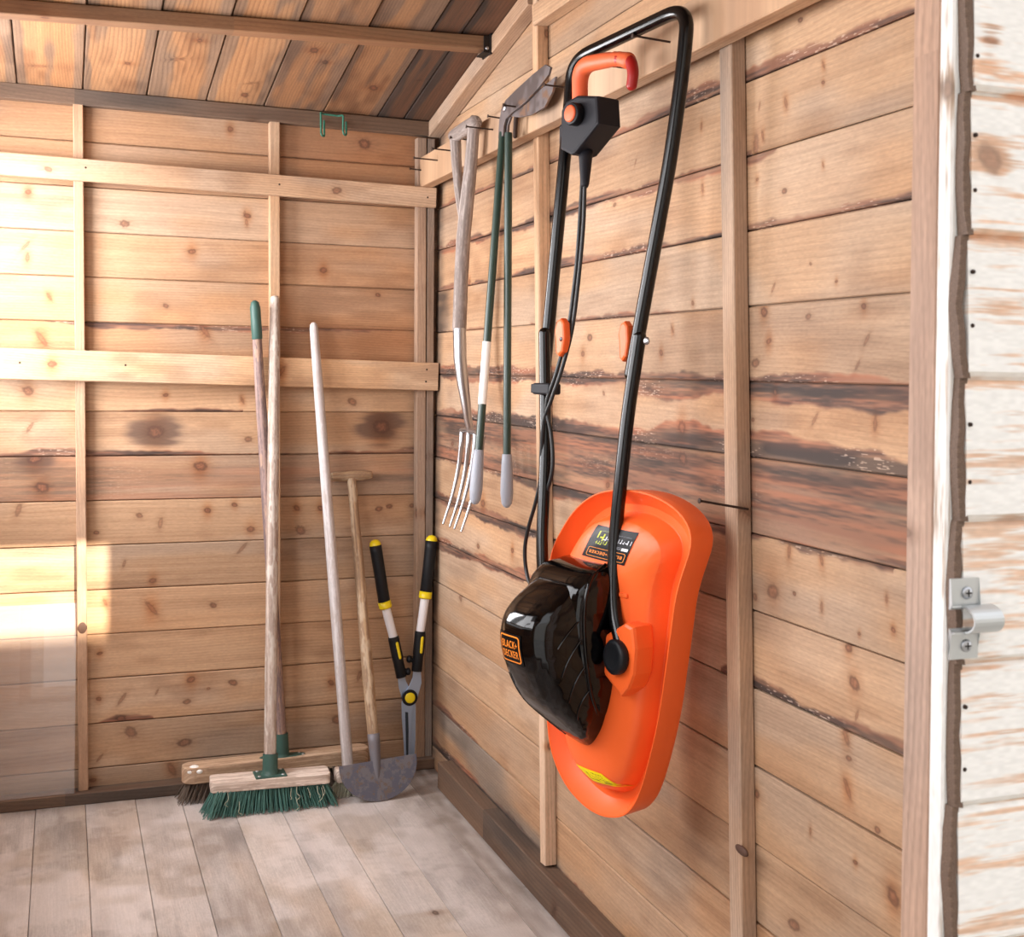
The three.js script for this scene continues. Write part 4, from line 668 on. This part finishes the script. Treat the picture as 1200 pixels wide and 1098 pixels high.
  part('cable_clip', [box(-0.285, -0.236, 1.092, 1.112, 0.090, 0.118, 0.004), box(-0.304, -0.280, 1.094, 1.110, 0.100, 0.106, 0.002)], M.matt, mower);
}

// ------------------------------------------------------------------ tools leaning on the back wall
function bristles(corners, n, len, splay, thick, seed, rows = 5) { // tufts hanging from a rectangle [x0, x1, z0, z1, y]
  const r = rng(seed), [x0, x1, z0, z1, y] = corners, g = [];
  for (let i = 0; i < n; i++) for (let j = 0; j < rows; j++) {
    const s = (i + 0.5) / n, t = (j + 0.5) / rows, cx = lerp(x0, x1, s), cz = lerp(z0, z1, t), lx = (s - 0.5) * splay + (r() - 0.5) * 0.012, lz = (t - 0.4) * splay * 0.55 + (r() - 0.5) * 0.008;
    for (let k = 0; k < 9; k++) {
      const a = r() * 6.28, q = 0.004 * Math.sqrt(r()), ex = lx + Math.cos(a) * 0.006 + (r() - 0.5) * 0.01, ez = lz + Math.sin(a) * 0.006 + (r() - 0.5) * 0.006;
      const A = V(cx + Math.cos(a) * q, y + 0.004, cz + Math.sin(a) * q), B = A.clone().add(V(ex, -len * (0.97 + r() * 0.03) - 0.004, ez)), c = new THREE.CylinderGeometry(thick * 1.1, thick * 0.8, A.distanceTo(B), 4, 1, true);
      c.applyQuaternion(new THREE.Quaternion().setFromUnitVectors(V(0, 1, 0), A.clone().sub(B).normalize())); c.translate(...A.add(B).multiplyScalar(0.5).toArray()); g.push(c);
    }
  }
  return merge(g);
}
const plank = (len, wd, th, rad) => slab([...[[1, 1], [-1, 1], [-1, -1], [1, -1]].flatMap(([a, b]) => [0, 1, 2, 3].map((k) => { const f = (k / 3) * Math.PI / 2, q = a * b > 0 ? f : Math.PI / 2 - f; return [a * (len / 2 - rad + rad * Math.cos(q)), b * (wd / 2 - rad + rad * Math.sin(q))]; }))], th, 0.003);
function head(len, wd, th, rad, pos, turn, tilt = 0) { const g = plank(len, wd, th, rad); { const p = g.attributes.position, uv = g.attributes.uv; for (let i = 0; i < uv.count; i++) uv.setXY(i, p.getX(i) / 2.5 + 0.2, p.getY(i) + p.getZ(i)); } g.rotateX(-Math.PI / 2); g.rotateX(tilt); g.rotateY(turn); return g.translate(...pos); }
M.headPale = handleTex([232, 218, 206], [202, 184, 170], 7, [158, 138, 124], 0.45);
M.headTan = handleTex([206, 178, 150], [172, 142, 114], 6, [140, 112, 92], 0.35);
// near broom: green bristles
{
  const t = thing('broom', 'broom with dark green bristles and pale wooden handle, nearest the room', 'broom', [-0.49, 0, 0.22]);
  part('head', head(0.302, 0.070, 0.027, 0.012, [-0.4905, 0.059, 0.214], -0.055), M.headPale, t);
  const bs = part('bristles', bristles([-0.632, -0.35, 0.186, 0.244, 0.060], 26, 0.058, 0.06, 0.0011, 4, 5), M.bristle, t); bs.userData.kind = 'stuff';
  const sk = part('socket', [turned([-0.492, 0.086, 0.218], [-0.4905, 0.14, 0.2105], [[0.026, -0.002], [0.021, 0.006], [0.0195, 0.016], [0.0195, 0.052], [0.0165, 0.053], [0.0165, 0.02], [0, 0.02]], 24), box(-0.532, -0.452, 0.085, 0.090, 0.190, 0.246, 0.002)], M.greenPlastic, t, 'green plastic handle socket');
  for (const [x, z] of [[-0.522, 0.239], [-0.462, 0.239], [-0.522, 0.197], [-0.462, 0.197]]) part('screw', turned([x, 0.0895, z], [x, 0.1, z], [[0, 0], [0.0045, 0], [0.004, 0.002], [0, 0.003]], 10), M.zinc, sk);
  part('handle', turned([-0.492, 0.10, 0.216], [-0.469, 1.326, 0.047], [[0, 0], [0.0155, 0], [0.0155, 0.5], [0.0148, 1.1], [0.0132, 1.215], [0.0122, 1.232], [0.009, 1.2375], [0, 1.238]], 18), M.handlePale, t);
  const straws = [], r = rng(31);
  for (let i = 0; i < 9; i++) { const x = -0.62 + 0.26 * r(), y = 0.015 + 0.03 * r(), z = 0.262 + 0.02 * r(); straws.push(tube([[x, y + 0.02, z - 0.012], [x + 0.008 * (r() - 0.5), y + 0.008, z + 0.002], [x + 0.02 * (r() - 0.5), y, z + 0.006], [x + 0.03 * (r() - 0.5), y - 0.01 * r(), z + 0.004]], 0.0007, 10, 5)); }
  const st = part('dry_grass', straws, M.straw, t, 'wisps of dry grass caught in the bristles'); st.userData.kind = 'stuff';
}
// broom behind it: long old head, green-tipped handle
{
  const t = thing('broom', 'old broom with long worn head, brown bristles and green-tipped handle, against the wall', 'broom', [-0.46, 0, 0.1]);
  part('head', head(0.50, 0.062, 0.042, 0.028, [-0.452, 0.052, 0.094], 0.05), M.headTan, t);
  const bs = part('bristles', bristles([-0.685, -0.22, 0.072, 0.124, 0.054], 30, 0.053, 0.05, 0.0011, 8, 4), M.oldBristle, t); bs.userData.kind = 'stuff';
  part('paint_lump', [ball([-0.672, 0.088, 0.122], 0.014, 1.1, 0.7, 1), ball([-0.660, 0.084, 0.128], 0.011, 1, 0.7, 1), ball([-0.682, 0.084, 0.126], 0.009)], M.tape, t, 'lump of white paint or plaster');
  const sk = part('socket', [turned([-0.440, 0.09, 0.098], [-0.443, 0.16, 0.094], [[0.024, -0.002], [0.020, 0.006], [0.0185, 0.012], [0.0175, 0.062], [0.0150, 0.064], [0.0150, 0.02], [0, 0.02]], 20), (() => { const o = []; for (let k = 0; k < 24; k++) { const f = (k / 24) * 6.2832; o.push([0.062 * Math.sign(Math.cos(f)) * Math.abs(Math.cos(f)) ** 1.0, 0.020 * Math.sin(f)]); } return slab(o, 0.006, 0.001).rotateX(-Math.PI / 2).rotateY(0.05).translate(-0.440, 0.089, 0.100); })()], M.greenPlastic, t, 'green plastic handle socket');
  for (const x of [-0.394, -0.386]) part('screw', turned([x, 0.0945, 0.1 + (x + 0.39) * 2], [x, 0.1, 0.1 + (x + 0.39) * 2], [[0, 0], [0.004, 0], [0.0035, 0.002], [0, 0.0025]], 10), M.zinc, sk);
  part('handle', turned([-0.441, 0.11, 0.097], [-0.5255, 1.30, 0.070], [[0, 0], [0.0142, 0], [0.0142, 0.9], [0.0125, 1.10], [0, 1.102]], 18), M.handleBrown, t);
  part('handle_cap', turned([-0.5185, 1.208, 0.0723], [-0.5255, 1.30, 0.070], [[0, 0], [0.0140, 0], [0.0142, 0.05], [0.0138, 0.085], [0.0105, 0.098], [0.005, 0.103], [0, 0.104]], 18), M.greenPlastic, t, 'green plastic end cap');
}
// pale broom, its head tucked behind the other two tools
{
  const t = thing('broom', 'broom with straight bleached pole, its small head hidden behind the half-moon edger', 'broom', [-0.29, 0, 0.18]);
  part('head', head(0.088, 0.036, 0.034, 0.008, [-0.272, 0.040, 0.186], 0.1), M.headPale, t);
  const bs = part('bristles', bristles([-0.305, -0.24, 0.175, 0.198, 0.042], 9, 0.041, 0.03, 0.0009, 12, 3), M.straw, t); bs.userData.kind = 'stuff';
  part('handle', turned([-0.278, 0.06, 0.178], [-0.3665, 1.258, 0.063], [[0, 0], [0.0150, 0], [0.0150, 0.5], [0.0135, 1.0], [0.0115, 1.188], [0.0095, 1.20], [0.005, 1.206], [0, 1.207]], 18), M.handleWhite, t);
}
// half-moon edger
{
  const t = thing('lawn_edger', 'half-moon lawn edger with wooden T handle and rust-spotted steel blade', 'lawn edger', [-0.21, 0, 0.25]);
  part('grip', turned([-0.308, 0.833, 0.034], [-0.19, 0.838, 0.034], [[0, 0], [0.010, 0.002], [0.0125, 0.008], [0.015, 0.055], [0.0142, 0.09], [0.0115, 0.112], [0.009, 0.118], [0, 0.119]], 18), M.handleTan, t);
  part('shaft', turned([-0.2485, 0.828, 0.038], [-0.2195, 0.14, 0.217], [[0, 0], [0.0125, 0], [0.0125, 0.1], [0.0145, 0.3], [0.0155, 0.55], [0.0135, 0.70], [0, 0.703]], 18), M.handleTan, t);
  part('socket', turned([-0.2192, 0.165, 0.211], [-0.214, 0.04, 0.2435], [[0, 0], [0.0165, 0], [0.0160, 0.02], [0.0125, 0.085], [0.006, 0.13], [0.003, 0.165], [0, 0.166]], 18), M.edgerSteel, t);
  const o = [[-0.106, 0.0], [0.106, 0.0]]; for (let k = 0; k <= 28; k++) { const f = -(k / 28) * Math.PI; o.push([0.1065 * Math.cos(f), -0.010 + 0.094 * Math.sin(f)]); }
  const bl = slab(o, 0.0035, 0.0008); { const p = bl.attributes.position, uv = bl.attributes.uv; for (let i = 0; i < uv.count; i++) uv.setXY(i, p.getX(i) * 6, p.getY(i) * 6); }
  bl.rotateX(-0.26); bl.rotateZ(0.045); bl.rotateY(0.06); bl.translate(-0.2115, 0.1005, 0.232);
  part('blade', bl, M.edgerSteel, t, 'half-moon steel blade');
}
// telescopic garden shears
{
  const t = thing('hedge_shears', 'hedge shears with black grips, yellow caps and white tubes, standing on their blades', 'garden shears', [-0.09, 0, 0.1]);
  const arm = (pts, side) => {
    const P = pts.map((p) => V(...p)), dist = (a, b) => P[a].distanceTo(P[b]);
    const h = part('grip', turned(pts[0], pts[1], [[0, 0.010], [0.0172, 0.010], [0.0172, 0.03], [0.0165, dist(0, 1) * 0.5], [0.0168, dist(0, 1)], [0, dist(0, 1)]], 20), M.rubber, t, 'black ribbed grip');
    part('end_cap', turned(pts[0], pts[1], [[0, -0.006], [0.009, -0.004], [0.0145, 0.002], [0.0168, 0.010], [0.0168, 0.014], [0, 0.014]], 20), M.yellow, h, 'yellow end cap');
    part('collar', turned(pts[1], pts[2], [[0, -0.003], [0.0182, -0.003], [0.0182, 0.014], [0.0165, 0.017], [0, 0.017]], 20), M.yellow, h, 'yellow ring');
    part('tube', rod(pts[1], pts[2], 0.0128, 0.0122, 18), M.whiteTube, t, 'white telescopic tube');
    const c = part('lock_sleeve', turned(pts[2], pts[3], [[0, -0.002], [0.0150, -0.002], [0.0155, 0.005], [0.0158, 0.062], [0.0148, 0.064], [0.0150, dist(2, 3)], [0, dist(2, 3)]], 18), M.rubber, t);
    const a = P[2].clone().lerp(P[3], 0.14), b = P[2].clone().lerp(P[3], 0.50), f = V(0.25, 0.1, 0.96).multiplyScalar(0.0125);
    part('lock_button', sweep([a.clone().add(f), b.clone().add(f)], 0.0052, 10), M.yellow, c, 'yellow lock button');
    const s = P[2].clone().lerp(P[3], 0.78);
    part('bump_stop', [rod(s.toArray(), [s.x + side * 0.022, s.y - 0.010 * side, s.z + 0.004 * side], 0.0065, 0.0065, 10), ball([s.x + side * 0.023, s.y - 0.010 * side, s.z + 0.004 * side], 0.0105, 0.8, 1, 1)], M.rubber, c);
  };
  arm([[-0.1835, 0.652, 0.052], [-0.1560, 0.483, 0.062], [-0.1305, 0.385, 0.069], [-0.1075, 0.275, 0.077]], 1);
  arm([[-0.0195, 0.660, 0.058], [-0.0370, 0.505, 0.064], [-0.0530, 0.396, 0.070], [-0.0640, 0.288, 0.077]], -1);
  const flat = (o, z, th = 0.004) => { const g = slab(o, th, 0.0008); g.rotateX(-0.09); return g.translate(0, 0, z); };
  // outlines in (x, y); the slabs lean with the handles
  part('blade', flat([[-0.1190, 0.292], [-0.0990, 0.288], [-0.0935, 0.262], [-0.0830, 0.240], [-0.0690, 0.220], [-0.0660, 0.19], [-0.0680, 0.10], [-0.0740, 0.012], [-0.0780, 0.004], [-0.0840, 0.004], [-0.0890, 0.10], [-0.0940, 0.17], [-0.1050, 0.215], [-0.1140, 0.245]], 0.094), M.blade, t, 'grey steel blade');
  part('blade', flat([[-0.0520, 0.300], [-0.0720, 0.298], [-0.0760, 0.272], [-0.0860, 0.250], [-0.1010, 0.228], [-0.1080, 0.205], [-0.1075, 0.165], [-0.1030, 0.10], [-0.1000, 0.012], [-0.0960, 0.004], [-0.0880, 0.004], [-0.0840, 0.10], [-0.0780, 0.18], [-0.0620, 0.215], [-0.0500, 0.255]], 0.0995), M.blade, t, 'grey steel blade');
  part('cutting_edge', flat([[-0.0985, 0.180], [-0.0900, 0.178], [-0.0890, 0.13], [-0.0905, 0.06], [-0.0900, 0.012], [-0.0950, 0.012], [-0.0965, 0.06], [-0.0975, 0.12]], 0.1032, 0.0016), M.bladeDark, t, 'dark hollow-ground face');
  part('pivot_plate', turned([-0.0850, 0.217, 0.0835], [-0.0850, 0.217 + 0.0012, 0.098], [[0, 0], [0.0225, 0], [0.0225, 0.002], [0.0205, 0.004], [0, 0.004]], 24), M.rubber, t);
  part('pivot_cap', turned([-0.0850, 0.2174, 0.0875], [-0.0850, 0.2186, 0.10], [[0, 0], [0.0145, 0], [0.0145, 0.002], [0.0115, 0.004], [0, 0.0045]], 24), M.yellow, t, 'yellow pivot cap');
}
// pane of glass on the back wall
{
  const t = thing('glass_pane', 'clear sheet of glass leaning against the left of the back wall', 'glass', [-1.15, 0.03, 0.03]);
  const gm = new THREE.MeshPhysicalMaterial({ color: 0xffffff, roughness: 0.01, transmission: 0.90, thickness: 0, ior: 1.52 });
  const g = box(-1.34, -0.963, 0, 0.485, -0.002, 0.002, 0.0008); g.rotateX(-0.075); g.rotateZ(0.0); g.translate(0, 0.0305, 0.043);
  part('pane', g, gm, t);
}
// green wire hook over the top plate
{
  const t = thing('wire_hook', 'green coated double wire hook hanging from the top plate', 'hook', [-0.32, 1.80, 0.045]);
  const m = new THREE.MeshStandardMaterial({ color: 0x2f6a58, roughness: 0.4 });
  part('wire', [sweep(bend([[-0.353, 1.776, 0.060], [-0.354, 1.830, 0.060], [-0.345, 1.832, 0.036], [-0.300, 1.830, 0.036], [-0.292, 1.828, 0.060], [-0.292, 1.784, 0.060]], 0.006), 0.0028, 8), sweep(bend([[-0.353, 1.776, 0.060], [-0.350, 1.768, 0.058], [-0.341, 1.768, 0.048], [-0.340, 1.812, 0.038]], 0.005), 0.0028, 8), sweep(bend([[-0.292, 1.784, 0.060], [-0.289, 1.776, 0.058], [-0.280, 1.776, 0.048], [-0.279, 1.814, 0.038]], 0.005), 0.0028, 8)], m, t);
}
// bolt keeper on the front boards
{
  const t = thing('bolt_keeper', 'galvanised bolt keeper with two screws on the white front boards', 'bolt keeper', [-0.33, 0.94, 2.562]);
  const Z = 2.5615, pr = [[0.972, 0], [0.9475, 0]];
  for (let k = 0; k <= 14; k++) { const f = Math.PI * (k / 14); pr.push([0.94 + 0.0095 * Math.cos(f), 0.004 + 0.0135 * Math.sin(f)]); }
  pr.push([0.9325, 0], [0.908, 0]);
  const outer = pr.map(([y, z], i) => { const a = pr[Math.max(0, i - 1)], b = pr[Math.min(pr.length - 1, i + 1)], dy = b[0] - a[0], dz = b[1] - a[1], l = Math.hypot(dy, dz); return [y + dz / l * 0.0016 * 1, z - dy / l * 0.0016]; });
  const strip = (x0, x1, i0, i1) => { const o = [...pr.slice(i0, i1 + 1), ...outer.slice(i0, i1 + 1).reverse()]; const g = new THREE.ExtrudeGeometry(new THREE.Shape(o.map(([y, z]) => new THREE.Vector2(y, z))), { depth: x1 - x0, bevelEnabled: false }); g.applyMatrix4(new THREE.Matrix4().makeBasis(V(0, 1, 0), V(0, 0, 1), V(1, 0, 0))); return g.translate(x0, 0, Z); };
  part('plate', [strip(-0.3445, -0.3165, 0, 2), strip(-0.3445, -0.3165, 15, 18)], M.zinc, t);
  part('keep', strip(-0.335, -0.306, 1, 17), M.zinc, t);
  for (const [y] of [[0.9605], [0.9185]]) { const s = part('screw', turned([-0.3285, y, Z + 0.0012], [-0.3285, y, Z + 0.01], [[0, 0], [0.0052, 0], [0.0048, 0.0018], [0.003, 0.0028], [0, 0.0030]], 16), M.steel, t); part('slot', [box(-0.3315, -0.3255, y - 0.0006, y + 0.0006, Z + 0.0036, Z + 0.0044, 0.0002), box(-0.3291, -0.3279, y - 0.003, y + 0.003, Z + 0.0036, Z + 0.0044, 0.0002)], M.iron, s); }
}
renderer.render(scene, camera);
